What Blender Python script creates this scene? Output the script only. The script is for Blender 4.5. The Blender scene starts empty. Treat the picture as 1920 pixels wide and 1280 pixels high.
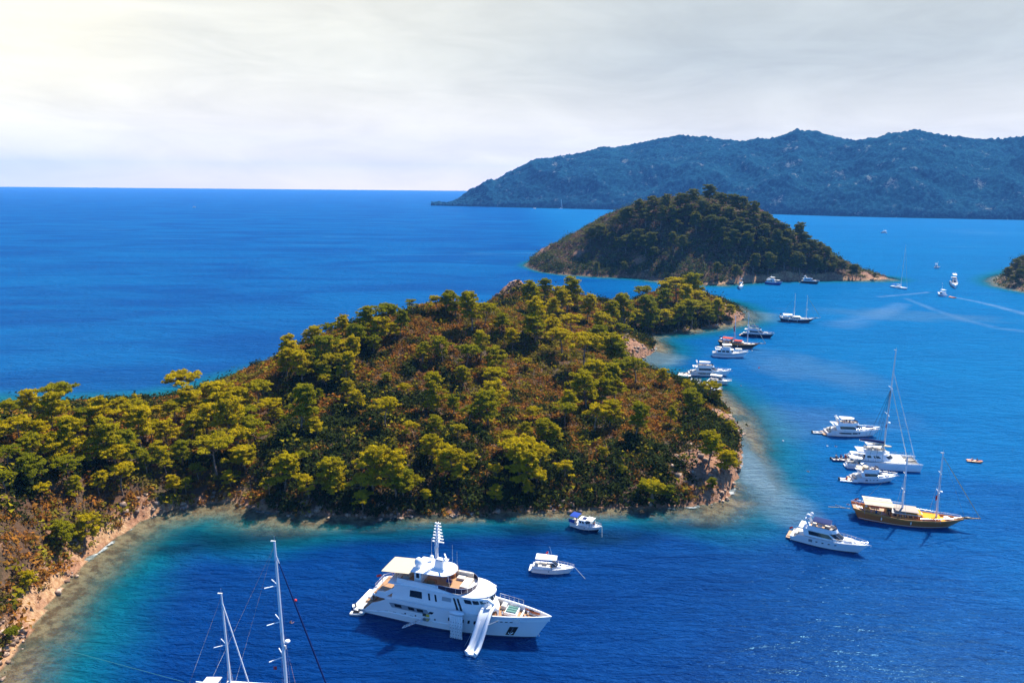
import bpy, math, random
import numpy as np
from mathutils import Vector, Matrix
R = math.radians
SC = bpy.context.scene
COL = SC.collection
random.seed(7); rng = np.random.default_rng(7)

# ------------------------------------------------------------------ camera
CAM_H = 80.0; FPX = 1333.0; PITCH = 12.3; ROLL = 0.5
camd = bpy.data.cameras.new('camera'); cam = bpy.data.objects.new('camera', camd); COL.objects.link(cam)
camd.sensor_width = 36.0; camd.lens = 36.0*FPX/1920.0; camd.clip_start = 0.5; camd.clip_end = 60000
cam.matrix_world = Matrix.Translation((0, 0, CAM_H)) @ Matrix.Rotation(R(90-PITCH), 4, 'X') @ Matrix.Rotation(R(ROLL), 4, 'Z')
SC.camera = cam
SC.render.resolution_x = 1024; SC.render.resolution_y = 682

# ------------------------------------------------------------------ light
SUN_EL = 53.0; SUN_AZ = 40.0      # azimuth from +Y towards +X
sd = Vector((math.sin(R(SUN_AZ))*math.cos(R(SUN_EL)), math.cos(R(SUN_AZ))*math.cos(R(SUN_EL)), math.sin(R(SUN_EL))))
sl = bpy.data.lights.new('sun', 'SUN'); sl.energy = 5.0; sl.angle = R(0.6); sl.color = (1.0, 0.93, 0.8)
so = bpy.data.objects.new('sun', sl); COL.objects.link(so)
so.rotation_euler = (-sd).to_track_quat('-Z', 'Y').to_euler(); so.location = (0, 0, 500)

W = bpy.data.worlds.new('World'); SC.world = W; W.use_nodes = True
nt = W.node_tree; nt.nodes.clear()
def N(nt, t, **k):
    n = nt.nodes.new(t)
    for a, b in k.items(): setattr(n, a, b)
    return n
def mth(nt, op, a, b=None, c=None, clamp=False):
    n = nt.nodes.new('ShaderNodeMath'); n.operation = op; n.use_clamp = clamp
    for i, v in enumerate((a, b, c)):
        if v is None: continue
        if isinstance(v, (int, float)): n.inputs[i].default_value = v
        else: nt.links.new(v, n.inputs[i])
    return n.outputs[0]
def sstep(nt, v, a, b, lo=0.0, hi=1.0):
    n = nt.nodes.new('ShaderNodeMapRange'); n.interpolation_type = 'SMOOTHSTEP'
    nt.links.new(v, n.inputs[0])
    for i, q in enumerate((a, b, lo, hi)): n.inputs[i+1].default_value = q
    return n.outputs[0]
def mixc(nt, f, a, b, bt='MIX'):
    n = nt.nodes.new('ShaderNodeMix'); n.data_type = 'RGBA'; n.blend_type = bt
    for sock, v in ((n.inputs[0], f), (n.inputs[6], a), (n.inputs[7], b)):
        if isinstance(v, (int, float)): sock.default_value = v
        elif isinstance(v, tuple): sock.default_value = (*v[:3], 1)
        else: nt.links.new(v, sock)
    return n.outputs[2]
def noise(nt, vec, scale, detail=4, rough=0.55, scl=None, dist=0.0):
    if scl:
        m = nt.nodes.new('ShaderNodeMapping'); m.inputs['Scale'].default_value = scl
        nt.links.new(vec, m.inputs[0]); vec = m.outputs[0]
    n = nt.nodes.new('ShaderNodeTexNoise'); nt.links.new(vec, n.inputs['Vector'])
    n.inputs['Scale'].default_value = scale; n.inputs['Detail'].default_value = detail
    n.inputs['Roughness'].default_value = rough; n.inputs['Distortion'].default_value = dist
    return n.outputs[0]

tc = N(nt, 'ShaderNodeTexCoord'); sx = N(nt, 'ShaderNodeSeparateXYZ'); nt.links.new(tc.outputs['Generated'], sx.inputs[0])
sky = N(nt, 'ShaderNodeTexSky', sky_type='NISHITA'); sky.sun_disc = False
sky.sun_elevation = R(SUN_EL); sky.sun_rotation = R(SUN_AZ); sky.air_density = 1.0; sky.dust_density = 0.0; sky.ozone_density = 4.0
bg1 = N(nt, 'ShaderNodeBackground'); nt.links.new(mixc(nt, 1.0, sky.outputs[0], (0.45, 0.85, 1.25), 'MULTIPLY'), bg1.inputs[0]); bg1.inputs[1].default_value = 0.085
vd = N(nt, 'ShaderNodeVectorMath', operation='DOT_PRODUCT'); nt.links.new(tc.outputs['Generated'], vd.inputs[0])
gd = Vector((-0.60, 0.78, 0.15)).normalized(); vd.inputs[1].default_value = gd
glow = sstep(nt, vd.outputs['Value'], 0.62, 1.0)
n1 = noise(nt, tc.outputs['Generated'], 3.2, 6, 0.58, (1, 1, 6.0), 0.6)
n2 = noise(nt, tc.outputs['Generated'], 5.5, 8, 0.6, (1, 1, 4.0), 1.0)
c = mixc(nt, glow, (0.32, 0.342, 0.335), (0.51, 0.50, 0.43))
low = sstep(nt, sx.outputs[2], 0.015, 0.17, 1.0, 0.0)
c = mixc(nt, mth(nt, 'MULTIPLY', low, 0.85), c, (0.62, 0.56, 0.465))
c = mixc(nt, mth(nt, 'MULTIPLY', sstep(nt, sx.outputs[2], 0.0, 0.06, 1.0, 0.0), 0.8), c, (0.86, 0.66, 0.46))
hot = sstep(nt, vd.outputs['Value'], 0.965, 1.0)
c = mixc(nt, mth(nt, 'MULTIPLY', hot, 0.65), c, (0.62, 0.58, 0.44))
k = mth(nt, 'ADD', mth(nt, 'MULTIPLY', mth(nt, 'SUBTRACT', n1, 0.5), 0.34), mth(nt, 'MULTIPLY', mth(nt, 'SUBTRACT', n2, 0.5), 0.36))
k = mth(nt, 'ADD', k, 1.0)
cb = N(nt, 'ShaderNodeVectorMath', operation='SCALE'); nt.links.new(c, cb.inputs[0]); nt.links.new(k, cb.inputs['Scale'])
bg2 = N(nt, 'ShaderNodeBackground'); nt.links.new(cb.outputs[0], bg2.inputs[0]); bg2.inputs[1].default_value = 1.0
mz = sstep(nt, sx.outputs[2], 0.27, 0.50, 1.0, 0.0)
my = sstep(nt, sx.outputs[1], 0.0, 0.45)
mx = N(nt, 'ShaderNodeMixShader'); nt.links.new(mth(nt, 'MULTIPLY', mz, my), mx.inputs[0])
nt.links.new(bg1.outputs[0], mx.inputs[1]); nt.links.new(bg2.outputs[0], mx.inputs[2])
wo = N(nt, 'ShaderNodeOutputWorld'); nt.links.new(mx.outputs[0], wo.inputs[0])
W.cycles.sampling_method = 'MANUAL'; W.cycles.sample_map_resolution = 512

SC.view_settings.view_transform = 'Standard'; SC.view_settings.look = 'None'
SC.view_settings.exposure = 1.0; SC.view_settings.gamma = 1.0
SC.render.engine = 'CYCLES'
SC.cycles.max_bounces = 6; SC.cycles.diffuse_bounces = 3; SC.cycles.glossy_bounces = 3
SC.cycles.transparent_max_bounces = 8; SC.cycles.volume_bounces = 1
SC.cycles.use_denoising = True
SC.cycles.caustics_reflective = False; SC.cycles.caustics_refractive = False
SC.cycles.sample_clamp_indirect = 4.0

# ------------------------------------------------------------------ helpers
def tag(o, label=None, cat=None, group=None, kind=None):
    if label: o['label'] = label
    if cat: o['category'] = cat
    if group: o['group'] = group
    if kind: o['kind'] = kind
    return o
_rot = cam.matrix_world.to_3x3()
_CR = np.array(_rot)
def ray(px, py):
    d = _CR @ np.array([(px-960)/FPX, -(py-640)/FPX, -1.0])
    return d
def G(px, py, z=0.0):
    d = ray(px, py); t = (z-CAM_H)/d[2]
    return (d[0]*t, d[1]*t)
def PD(px, py, D):
    d = ray(px, py); t = D/d[1]
    return (d[0]*t, D, CAM_H+d[2]*t)
def XD(px, D):      # ground point in column px at distance D
    d = ray(px, 700); return (d[0]*D/d[1], D)

def np_mesh(name, verts, faces, mat, attrs=None, fattrs=None, smooth=False, mats=None, fmat=None):
    """verts (n,3), faces (m,k) with constant k"""
    me = bpy.data.meshes.new(name)
    verts = np.asarray(verts, np.float32); faces = np.asarray(faces, np.int32)
    n, k = len(verts), faces.shape[1]
    me.vertices.add(n); me.vertices.foreach_set('co', verts.ravel())
    me.loops.add(faces.size); me.loops.foreach_set('vertex_index', faces.ravel())
    me.polygons.add(len(faces)); me.polygons.foreach_set('loop_start', np.arange(len(faces), dtype=np.int32)*k)
    try: me.polygons.foreach_set('loop_total', np.full(len(faces), k, np.int32))
    except Exception: pass
    if smooth: me.polygons.foreach_set('use_smooth', np.ones(len(faces), bool))
    for m in (mats if mats is not None else [mat]): me.materials.append(m)
    if fmat is not None: me.polygons.foreach_set('material_index', np.asarray(fmat, np.int32))
    me.update(calc_edges=True)
    for a, (typ, dat) in (attrs or {}).items():
        at = me.attributes.new(a, typ, 'POINT')
        at.data.foreach_set('color' if typ == 'FLOAT_COLOR' else 'value', np.asarray(dat, np.float32).ravel())
    return me
def link(name, me, parent=None):
    o = bpy.data.objects.new(name, me); COL.objects.link(o)
    if parent: o.parent = parent
    return o

def nmat(name):
    m = bpy.data.materials.new(name); m.use_nodes = True
    nt = m.node_tree; nt.nodes.clear()
    out = N(nt, 'ShaderNodeOutputMaterial'); return m, nt, out
def attr(nt, name, col=False):
    a = N(nt, 'ShaderNodeAttribute'); a.attribute_name = name
    return a.outputs['Color'] if col else a.outputs['Fac']
def vnoise(x, y, seed=0):
    """smooth value noise in numpy"""
    xi = np.floor(x).astype(np.int64); yi = np.floor(y).astype(np.int64); fx = x-xi; fy = y-yi
    def h(a, b):
        n = (a*374761393 + b*668265263 + seed*1442695041) & 0x7fffffff
        n = ((n ^ (n >> 13))*1274126177) & 0x7fffffff
        n = n ^ (n >> 16)
        return (n & 0xffff)/65535.0
    u = fx*fx*(3-2*fx); v = fy*fy*(3-2*fy)
    return (h(xi, yi)*(1-u)+h(xi+1, yi)*u)*(1-v)+(h(xi, yi+1)*(1-u)+h(xi+1, yi+1)*u)*v
def fbm(x, y, seed=0, o=4):
    r = 0; a = 0.5; t = 0
    for i in range(o):
        r = r+a*vnoise(x*2**i, y*2**i, seed+i*17); t += a; a *= 0.5
    return r/t-0.5
def poly_sd(x, y, poly):
    """signed distance, positive inside"""
    P = np.array(poly, float); shp = x.shape; x = x.ravel(); y = y.ravel()
    d = np.full(x.shape, 1e9); ins = np.zeros(x.shape, bool)
    for i in range(len(P)):
        a, b = P[i], P[(i+1) % len(P)]
        ab = b-a; L = ab @ ab
        t = np.clip(((x-a[0])*ab[0]+(y-a[1])*ab[1])/max(L, 1e-9), 0, 1)
        d = np.minimum(d, (x-a[0]-t*ab[0])**2+(y-a[1]-t*ab[1])**2)
        c = ((a[1] > y) != (b[1] > y)) & (x < (b[0]-a[0])*(y-a[1])/((b[1]-a[1]) if b[1] != a[1] else 1e-9)+a[0])
        ins ^= c
    d = np.sqrt(d); return np.where(ins, d, -d).reshape(shp)
def smooth_poly(P, it=2):
    P = [np.array(p, float) for p in P]
    for _ in range(it):
        Q = []
        for i in range(len(P)):
            a, b = P[i], P[(i+1) % len(P)]
            Q += [a*0.75+b*0.25, a*0.25+b*0.75]
        P = Q
    return P
def line_dist(x, y, pts):
    d = np.full(x.shape, 1e9); u = np.zeros(x.shape); n = len(pts)-1
    for i in range(n):
        a = np.array(pts[i]); ab = np.array(pts[i+1])-a; L = ab @ ab
        t = np.clip(((x-a[0])*ab[0]+(y-a[1])*ab[1])/L, 0, 1)
        q = np.hypot(x-a[0]-t*ab[0], y-a[1]-t*ab[1])
        u = np.where(q < d, (i+t)/n, u); d = np.minimum(d, q)
    return d, u

# ------------------------------------------------------------------ land shapes (shorelines from the water plane, hidden backs at chosen distances)
near = [(-60,1340),(0,1262),(20,1222),(55,1168),(110,1098),(165,1048),(215,1008),(270,972),(330,953),(400,944),(446,940),(482,958),(600,967),(700,969),(850,963),
        (1000,956),(1150,952),(1260,951),(1330,946),(1366,930),(1380,902),(1388,862),(1386,825),(1374,785),(1346,752)]
S_main = [G(*p) for p in near] + [XD(1318,283), XD(1262,292), XD(1200,305), XD(1188,325), G(1222,662), G(1232,650), G(1215,640), G(1206,630), G(1250,623), G(1330,613),
        G(1388,603), G(1396,592)] + [XD(1370,478), XD(1350,505), XD(1290,525), XD(1200,500), XD(1150,470), XD(1100,476), XD(1000,475), XD(935,447), XD(830,385), XD(650,340),
        XD(500,295), XD(300,252), XD(0,243), (-330,250), (-400,200), (-400,60), (-200,45), (-110,70)]
S_main = smooth_poly(S_main, 1)
C_main = [  # column px, ground row py, distance
    (-250,800,190),(-100,790,190),(0,790,190),(120,780,192),(230,790,195),(300,792,200),(400,780,212),(500,722,228),(580,668,245),(650,632,262),(740,597,282),(830,576,300),(900,577,322),
    (955,560,400),(990,548,415),(1060,560,400),(1130,578,400),(1190,580,425),(1240,556,450),(1290,532,478),(1340,570,478),
    (1000,612,320),(1100,645,300),(1190,690,285),(1160,625,345),(1100,600,370),
    (1280,742,245),(1200,742,242),(1330,800,208),(1345,860,186),(1250,815,205),(1150,790,215),(1000,740,240),(850,720,240),(700,740,225),(600,800,205),
    (700,860,182),(900,860,184),(1100,870,184),(1250,880,184),(500,860,180),(400,850,186),(250,880,165),(150,900,155),(60,940,142),(0,1000,126),(-60,1060,114)]
S_isl = [G(*p) for p in [(988,497),(1000,503),(1030,512),(1110,517),(1200,521),(1240,527),(1330,535),(1400,529),(1440,526),(1520,525),(1600,525),(1662,525),(1668,521),(1630,518)]] + \
        [XD(1590,690), XD(1500,760), XD(1350,830), XD(1200,850), XD(1060,830), XD(1000,790)]
S_isl = smooth_poly(S_isl, 1)
C_isl = [(1010,484,745),(1060,455,730),(1110,432,720),(1160,416,715),(1220,392,712),(1270,378,712),(1325,372,715),(1380,385,710),(1420,400,700),(1480,436,690),(1540,470,670),(1590,503,655),
         (1100,490,690),(1200,470,670),(1300,440,665),(1400,455,655),(1480,480,645),(1560,505,635),(1200,500,640),(1300,490,632),(1400,500,622),(1480,510,620),(1610,519,640)]
S_rgt = smooth_poly([G(1866,524), G(1880,536), G(1910,543), G(1960,552), G(2100,560), XD(2200,700), XD(2200,850), XD(1950,800), XD(1885,720)], 1)
C_rgt = [(1895,498,680),(1925,478,690),(1980,450,700),(2100,420,740),(1920,515,640),(2000,500,650)]

def tps_fit(P, z, lam=0.02):
    P = np.array(P, float); n = len(P); s = 100.0
    r = np.linalg.norm(P[:, None]-P[None], axis=2)/s
    K = np.where(r > 0, r*r*np.log(r+1e-12), 0)+lam*np.eye(n)
    Q = np.c_[np.ones(n), P/s]
    A = np.block([[K, Q], [Q.T, np.zeros((3, 3))]])
    w = np.linalg.solve(A, np.r_[np.array(z, float), 0, 0, 0])
    def ev(x, y):
        out = np.full(x.shape, w[n])+w[n+1]*x/s+w[n+2]*y/s
        for i in range(n):
            r2 = ((x-P[i, 0])**2+(y-P[i, 1])**2)/s**2
            out = out+w[i]*0.5*r2*np.log(r2+1e-12)
        return out
    return ev

class Land:
    def __init__(s, name, shore, ctrl, x0, x1, y0, y1, step, amp, rocks=(), bank=1.4, lower=0.0):
        s.shore = shore; s.x0, s.y0, s.step = x0, y0, step
        xs = np.arange(x0, x1+step/2, step); ys = np.arange(y0, y1+step/2, step)
        X, Y = np.meshgrid(xs, ys); s.nx, s.ny = len(xs), len(ys)
        P = [tuple(p) for p in shore]; z = [0.0]*len(P)
        for c in ctrl:
            q = PD(*c); P.append(q[:2]); z.append(q[2]-lower)
        ev = tps_fit(P, z)
        d = poly_sd(X, Y, shore)+fbm(X/9, Y/9, 3)*3.0+fbm(X/2.6, Y/2.6, 5)*1.2
        t = ev(X, Y)
        ins = d > 0
        bd, _ = line_dist(X, Y, [G(*p) for p in near[:11]]) if name == 'peninsula' else (line_dist(X, Y, [G(*p) for p in [(1330,534),(1400,529),(1520,525),(1600,524),(1664,522)]]) if name == 'island' else (X*0+1e3, 0))
        bch = np.clip(1.5-bd/9, 0, 1)
        k = np.clip(d/14, 0, 1)
        h = np.maximum(t, 0.22*np.clip(d, 0, 12))+bank*np.clip((1.3-bch), 0.3, 1)*np.clip(d/3.0, 0, 1)*(0.7+fbm(X/14, Y/14, 9)*1.4)
        h = h+k*(fbm(X/24, Y/24, 11)*amp+fbm(X/6, Y/6, 12)*amp*0.35)+np.clip(d/2, 0, 1)*fbm(X/1.9, Y/1.9, 21)*1.1
        rk = np.zeros(X.shape)
        for (cx, cy, r, up) in rocks:
            g = np.exp(-((X-cx)**2+(Y-cy)**2)/(r*r))
            rk = np.maximum(rk, g); h = h+g*up*(1+1.6*np.abs(fbm(X/5, Y/5, 31)))
        hw = -0.12-np.clip(-d, 0, 400)*0.15
        Z = np.where(ins, np.maximum(h, 0.08), np.maximum(hw, -7.0)) + np.where(ins, 0, fbm(X/3, Y/3, 8)*0.25*np.clip(-d/4, 0, 1))
        s.Z = Z; s.D = d; s.bch = bch; s.X, s.Y, s.rk = X, Y, rk
        idx = np.arange(s.nx*s.ny).reshape(s.ny, s.nx)
        F = np.stack([idx[:-1, :-1], idx[:-1, 1:], idx[1:, 1:], idx[1:, :-1]], -1).reshape(-1, 4)
        s.me = np_mesh(name, np.stack([X, Y, Z], -1).reshape(-1, 3), F, None, {'shore': ('FLOAT', d), 'rock': ('FLOAT', rk), 'beach': ('FLOAT', bch)}, smooth=True, mats=[])
    def h(s, x, y, what=None):
        A = s.Z if what is None else what
        u = (np.asarray(x)-s.x0)/s.step; v = (np.asarray(y)-s.y0)/s.step
        u = np.clip(u, 0, s.nx-1.001); v = np.clip(v, 0, s.ny-1.001)
        i = u.astype(int); j = v.astype(int); fu = u-i; fv = v-j
        return (A[j, i]*(1-fu)+A[j, i+1]*fu)*(1-fv)+(A[j+1, i]*(1-fu)+A[j+1, i+1]*fu)*fv

rocks_main = [(*G(1345,915), 13, 1.5), (*XD(1200,330), 14, 3), (*G(1378,600), 12, 2.5), (*PD(958,555,405)[:2], 11, 6.0), (*G(1372,800), 9, 1.0), (*PD(1142,575,440)[:2], 6, 2.0)]
MAIN = Land('peninsula', S_main, C_main, -400, 190, 40, 560, 1.5, 4.5, rocks_main)
ISL = Land('island', S_isl, C_isl, -30, 390, 570, 890, 2.0, 5.0, [(*XD(1012,745), 10, 5.0), (*XD(1080,695), 7, 3.0), (*XD(1190,655), 6, 2.0), (*G(1650,523), 9, 0.0), (*G(1628,523), 8, 0.0)], 2.5)
RGT = Land('headland', S_rgt, C_rgt, 360, 820, 500, 880, 3.0, 4.0, [], 3.0)

def ground_material():
    m, nt, out = nmat('soil_and_rock')
    g = N(nt, 'ShaderNodeTexCoord'); v = g.outputs['Object']
    geo = N(nt, 'ShaderNodeNewGeometry'); s = N(nt, 'ShaderNodeSeparateXYZ'); nt.links.new(geo.outputs['Position'], s.inputs[0])
    sn = N(nt, 'ShaderNodeSeparateXYZ'); nt.links.new(geo.outputs['True Normal'], sn.inputs[0])
    a = noise(nt, v, 0.12, 5); b = noise(nt, v, 1.1, 6, 0.7); cz = noise(nt, v, 0.5, 5, 0.65)
    soil = mixc(nt, sstep(nt, a, 0.35, 0.65), (0.075, 0.032, 0.012), (0.04, 0.032, 0.012))
    soil = mixc(nt, sstep(nt, b, 0.4, 0.7), soil, (0.11, 0.055, 0.024))
    rock = mixc(nt, sstep(nt, b, 0.3, 0.7), (0.17, 0.065, 0.028), (0.40, 0.21, 0.12))
    rock = mixc(nt, sstep(nt, cz, 0.55, 0.7), rock, (0.09, 0.05, 0.035))
    sand = mixc(nt, sstep(nt, b, 0.35, 0.7), (0.30, 0.15, 0.065), (0.55, 0.35, 0.19))
    sh = attr(nt, 'shore')
    steep = mth(nt, 'MULTIPLY', sstep(nt, sn.outputs[2], 0.80, 0.62), 0.7)
    rk = mth(nt, 'MAXIMUM', mth(nt, 'MULTIPLY', steep, sstep(nt, a, 0.52, 0.68)), sstep(nt, mth(nt, 'ADD', attr(nt, 'rock'), mth(nt, 'MULTIPLY', mth(nt, 'SUBTRACT', cz, 0.5), 0.9)), 0.25, 0.55))
    c = mixc(nt, rk, soil, rock)
    edge = mth(nt, 'ADD', sh, mth(nt, 'MULTIPLY', mth(nt, 'SUBTRACT', cz, 0.5), 5.0))
    bch = attr(nt, 'beach')
    c = mixc(nt, mth(nt, 'MULTIPLY', sstep(nt, edge, 0.8, 2.0, 1, 0), sstep(nt, a, 0.44, 0.56, 0.25, 0.9)), c, rock)
    c = mixc(nt, mth(nt, 'MULTIPLY', sstep(nt, edge, 1.8, 3.6, 1, 0), sstep(nt, bch, 0.1, 0.5)), c, mixc(nt, sstep(nt, a, 0.40, 0.6), rock, sand))
    wet = sstep(nt, s.outputs[2], 0.02, 0.30, 1, 0)
    bed = mixc(nt, sstep(nt, cz, 0.38, 0.62), (0.13, 0.06, 0.022), (0.30, 0.20, 0.11))
    bed = mixc(nt, sstep(nt, noise(nt, v, 0.06, 4), 0.5, 0.66), bed, (0.03, 0.04, 0.03))
    c = mixc(nt, wet, c, bed)
    bs = N(nt, 'ShaderNodeBsdfPrincipled'); nt.links.new(c, bs.inputs['Base Color']); bs.inputs['Roughness'].default_value = 0.95
    bp = N(nt, 'ShaderNodeBump'); bp.inputs['Strength'].default_value = 0.9; bp.inputs['Distance'].default_value = 0.7
    nt.links.new(b, bp.inputs['Height']); nt.links.new(bp.outputs[0], bs.inputs['Normal'])
    nt.links.new(bs.outputs[0], out.inputs[0]); return m
GM = ground_material()
for land, nm in ((MAIN, 'peninsula_ground'), (ISL, 'island_ground'), (RGT, 'headland_ground')):
    land.me.materials.append(GM); o = link(nm, land.me); o['kind'] = 'structure'

# ------------------------------------------------------------------ water
def axis(a, b, step, lo, hi, g=1.22):
    mid = list(np.arange(a, b+0.1, step)); L = []; s = step; x = a
    while x > lo: s *= g; x -= s; L.append(max(x, lo))
    Rr = []; s = step; x = b
    while x < hi: s *= g; x += s; Rr.append(min(x, hi))
    return np.array(L[::-1]+mid+Rr)
xs = axis(-190, 430, 2.0, -12000, 12000); ys = axis(60, 700, 2.0, -3000, 12000)
X, Y = np.meshgrid(xs, ys)
dsh = np.minimum.reduce([-poly_sd(X, Y, MAIN.shore), -poly_sd(X, Y, ISL.shore), -poly_sd(X, Y, RGT.shore)])
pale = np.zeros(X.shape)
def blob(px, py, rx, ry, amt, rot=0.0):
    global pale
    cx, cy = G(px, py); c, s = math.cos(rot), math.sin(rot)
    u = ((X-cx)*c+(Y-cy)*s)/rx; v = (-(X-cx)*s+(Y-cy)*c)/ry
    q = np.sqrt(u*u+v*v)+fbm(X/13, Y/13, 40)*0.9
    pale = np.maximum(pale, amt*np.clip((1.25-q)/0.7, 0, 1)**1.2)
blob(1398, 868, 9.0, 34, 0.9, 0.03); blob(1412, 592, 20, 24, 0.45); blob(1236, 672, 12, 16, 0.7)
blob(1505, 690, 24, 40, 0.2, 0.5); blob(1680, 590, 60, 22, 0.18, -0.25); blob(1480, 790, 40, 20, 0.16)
foam = np.zeros(X.shape)
def wake(pts, w0, w1, amt, up=1.0):
    global foam
    d, u = line_dist(X, Y, [G(*p) for p in pts])
    w = w0+(w1-w0)*u
    foam = np.maximum(foam, amt*np.clip(1.4-d/w, 0, 1)*(1-0.35*u))
wake([(1783,556),(1830,565),(1880,577),(1935,592)], 1.2, 4.5, 0.33)
wake([(1700,560),(1750,580),(1810,600),(1870,615),(1930,622)], 2.2, 4.6, 0.15)
wake([(1690,570),(1660,585),(1610,600),(1580,610)], 6.0, 11.0, 0.15)
wake([(1662,437),(1700,438),(1760,434),(1850,436)], 2.5, 6.0, 0.3)
wake([(1740,548),(1700,552),(1650,556)], 1.5, 3.0, 0.3)
weed = np.zeros(X.shape)
for px, py, rx, ry in ((432,1012,15,5),(540,1003,12,3),(1120,1008,12,5),(1000,992,10,3),(330,1030,7,3),(700,998,12,2.5),(1330,985,14,3)):
    cx, cy = G(px, py); weed = np.maximum(weed, np.clip(1.3-np.hypot((X-cx)/rx, (Y-cy)/ry)+fbm(X/6, Y/4, 90)*1.2, 0, 1))
idx = np.arange(X.size).reshape(X.shape)
F = np.stack([idx[:-1, :-1], idx[:-1, 1:], idx[1:, 1:], idx[1:, :-1]], -1).reshape(-1, 4)
def water_material():
    m, nt, out = nmat('sea_water')
    g = N(nt, 'ShaderNodeTexCoord'); v = g.outputs['Object']
    def rotv(a, sc):
        mp = N(nt, 'ShaderNodeMapping'); mp.inputs['Rotation'].default_value = (0, 0, R(a)); mp.inputs['Scale'].default_value = sc
        nt.links.new(v, mp.inputs[0]); return mp.outputs[0]
    w1 = noise(nt, rotv(35, (0.10, 0.42, 1)), 1.0, 4, 0.6, None, 1.3)
    w2 = noise(nt, rotv(18, (0.5, 1.3, 1)), 1.0, 3, 0.65, None, 0.8)
    w3 = noise(nt, rotv(-20, (0.03, 0.075, 1)), 1.0, 5, 0.6, None, 1.6)
    big = noise(nt, rotv(8, (0.0022, 0.011, 1)), 1.0, 6, 0.62, None, 1.2)
    big2 = noise(nt, rotv(-6, (0.006, 0.016, 1)), 1.0, 5, 0.6, None, 1.0)
    sh = attr(nt, 'shore')
    she = mth(nt, 'ADD', sh, mth(nt, 'MULTIPLY', mth(nt, 'SUBTRACT', w3, 0.5), 8.0))
    deep = mixc(nt, sstep(nt, big2, 0.35, 0.68), DEEP_A, DEEP_B)
    geo = N(nt, 'ShaderNodeNewGeometry'); s = N(nt, 'ShaderNodeSeparateXYZ'); nt.links.new(geo.outputs['Position'], s.inputs[0])
    # the bed shelves gently in the western cove and steeply everywhere else
    she = mth(nt, 'MULTIPLY', she, mth(nt, 'ADD', 1.0, mth(nt, 'MULTIPLY', sstep(nt, mth(nt, 'ADD', s.outputs[0], mth(nt, 'MULTIPLY', s.outputs[1], 0.15)), -35, -8, 0.0, 0.75), sstep(nt, s.outputs[0], 25, 55, 1.0, 0.0))))
    # the sheltered bay is deepest blue, the open water and the anchorage are paler
    opn = mth(nt, 'MAXIMUM', sstep(nt, s.outputs[1], 175, 330), sstep(nt, mth(nt, 'ADD', s.outputs[0], mth(nt, 'MULTIPLY', s.outputs[1], 0.35)), 70, 170))
    deep = mixc(nt, opn, deep, mixc(nt, sstep(nt, big2, 0.33, 0.68), OPEN_A, OPEN_B))
    east = mth(nt, 'MULTIPLY', sstep(nt, mth(nt, 'ADD', s.outputs[0], mth(nt, 'MULTIPLY', s.outputs[1], 0.02)), 30, 190), sstep(nt, s.outputs[1], 130, 300))
    deep = mixc(nt, mth(nt, 'MULTIPLY', east, 0.6), deep, EAST)
    teal = mixc(nt, sstep(nt, s.outputs[0], -55, -20), TEAL, TEAL_B)
    c = mixc(nt, sstep(nt, she, 5, 28), teal, deep)
    c = mixc(nt, mth(nt, 'MULTIPLY', attr(nt, 'weed'), 0.75), c, (0.0005, 0.016, 0.035))
    # light and dark wavelets
    tex = mth(nt, 'ADD', mth(nt, 'MULTIPLY', mth(nt, 'SUBTRACT', w1, 0.5), 1.5), mth(nt, 'MULTIPLY', mth(nt, 'SUBTRACT', w2, 0.5), 1.5))
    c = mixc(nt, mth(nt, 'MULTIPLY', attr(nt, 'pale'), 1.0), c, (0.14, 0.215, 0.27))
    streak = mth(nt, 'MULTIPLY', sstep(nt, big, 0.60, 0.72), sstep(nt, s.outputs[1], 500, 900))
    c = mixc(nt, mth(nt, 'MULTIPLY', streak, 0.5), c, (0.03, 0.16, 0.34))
    fo = mth(nt, 'MULTIPLY', attr(nt, 'foam'), sstep(nt, mth(nt, 'ADD', w3, mth(nt, 'MULTIPLY', tex, 0.35)), 0.25, 0.75, 0.25, 0.8), clamp=True)
    c = mixc(nt, fo, c, (0.5, 0.62, 0.72))
    # foam where swell meets the rocks
    sf = mth(nt, 'MULTIPLY', sstep(nt, mth(nt, 'ADD', sh, mth(nt, 'MULTIPLY', mth(nt, 'SUBTRACT', w2, 0.5), 3.0)), 0.6, 1.2, 1, 0), sstep(nt, w3, 0.52, 0.64))
    c = mixc(nt, mth(nt, 'MULTIPLY', sf, 0.8), c, (0.7, 0.72, 0.72))
    bp = N(nt, 'ShaderNodeBump'); bp.inputs['Strength'].default_value = 1.0; bp.inputs['Distance'].default_value = 2.2
    hgt = mth(nt, 'ADD', mth(nt, 'MULTIPLY', w1, 1.0), mth(nt, 'ADD', mth(nt, 'MULTIPLY', w2, 0.55), mth(nt, 'MULTIPLY', w3, 1.8)))
    nt.links.new(hgt, bp.inputs['Height'])
    bp2 = N(nt, 'ShaderNodeBump'); bp2.inputs['Strength'].default_value = 1.0; bp2.inputs['Distance'].default_value = 0.10; nt.links.new(hgt, bp2.inputs['Height'])
    dd = N(nt, 'ShaderNodeBsdfDiffuse'); nt.links.new(c, dd.inputs[0]); nt.links.new(bp.outputs[0], dd.inputs['Normal'])
    ss = N(nt, 'ShaderNodeSubsurfaceScattering'); ss.falloff = 'BURLEY'; nt.links.new(c, ss.inputs['Color']); nt.links.new(bp.outputs[0], ss.inputs['Normal'])
    ss.inputs['Scale'].default_value = 3.0; ss.inputs['Radius'].default_value = (0.7, 1.0, 1.2)
    df = N(nt, 'ShaderNodeMixShader'); df.inputs[0].default_value = 0.5; nt.links.new(dd.outputs[0], df.inputs[1]); nt.links.new(ss.outputs[0], df.inputs[2])
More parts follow.
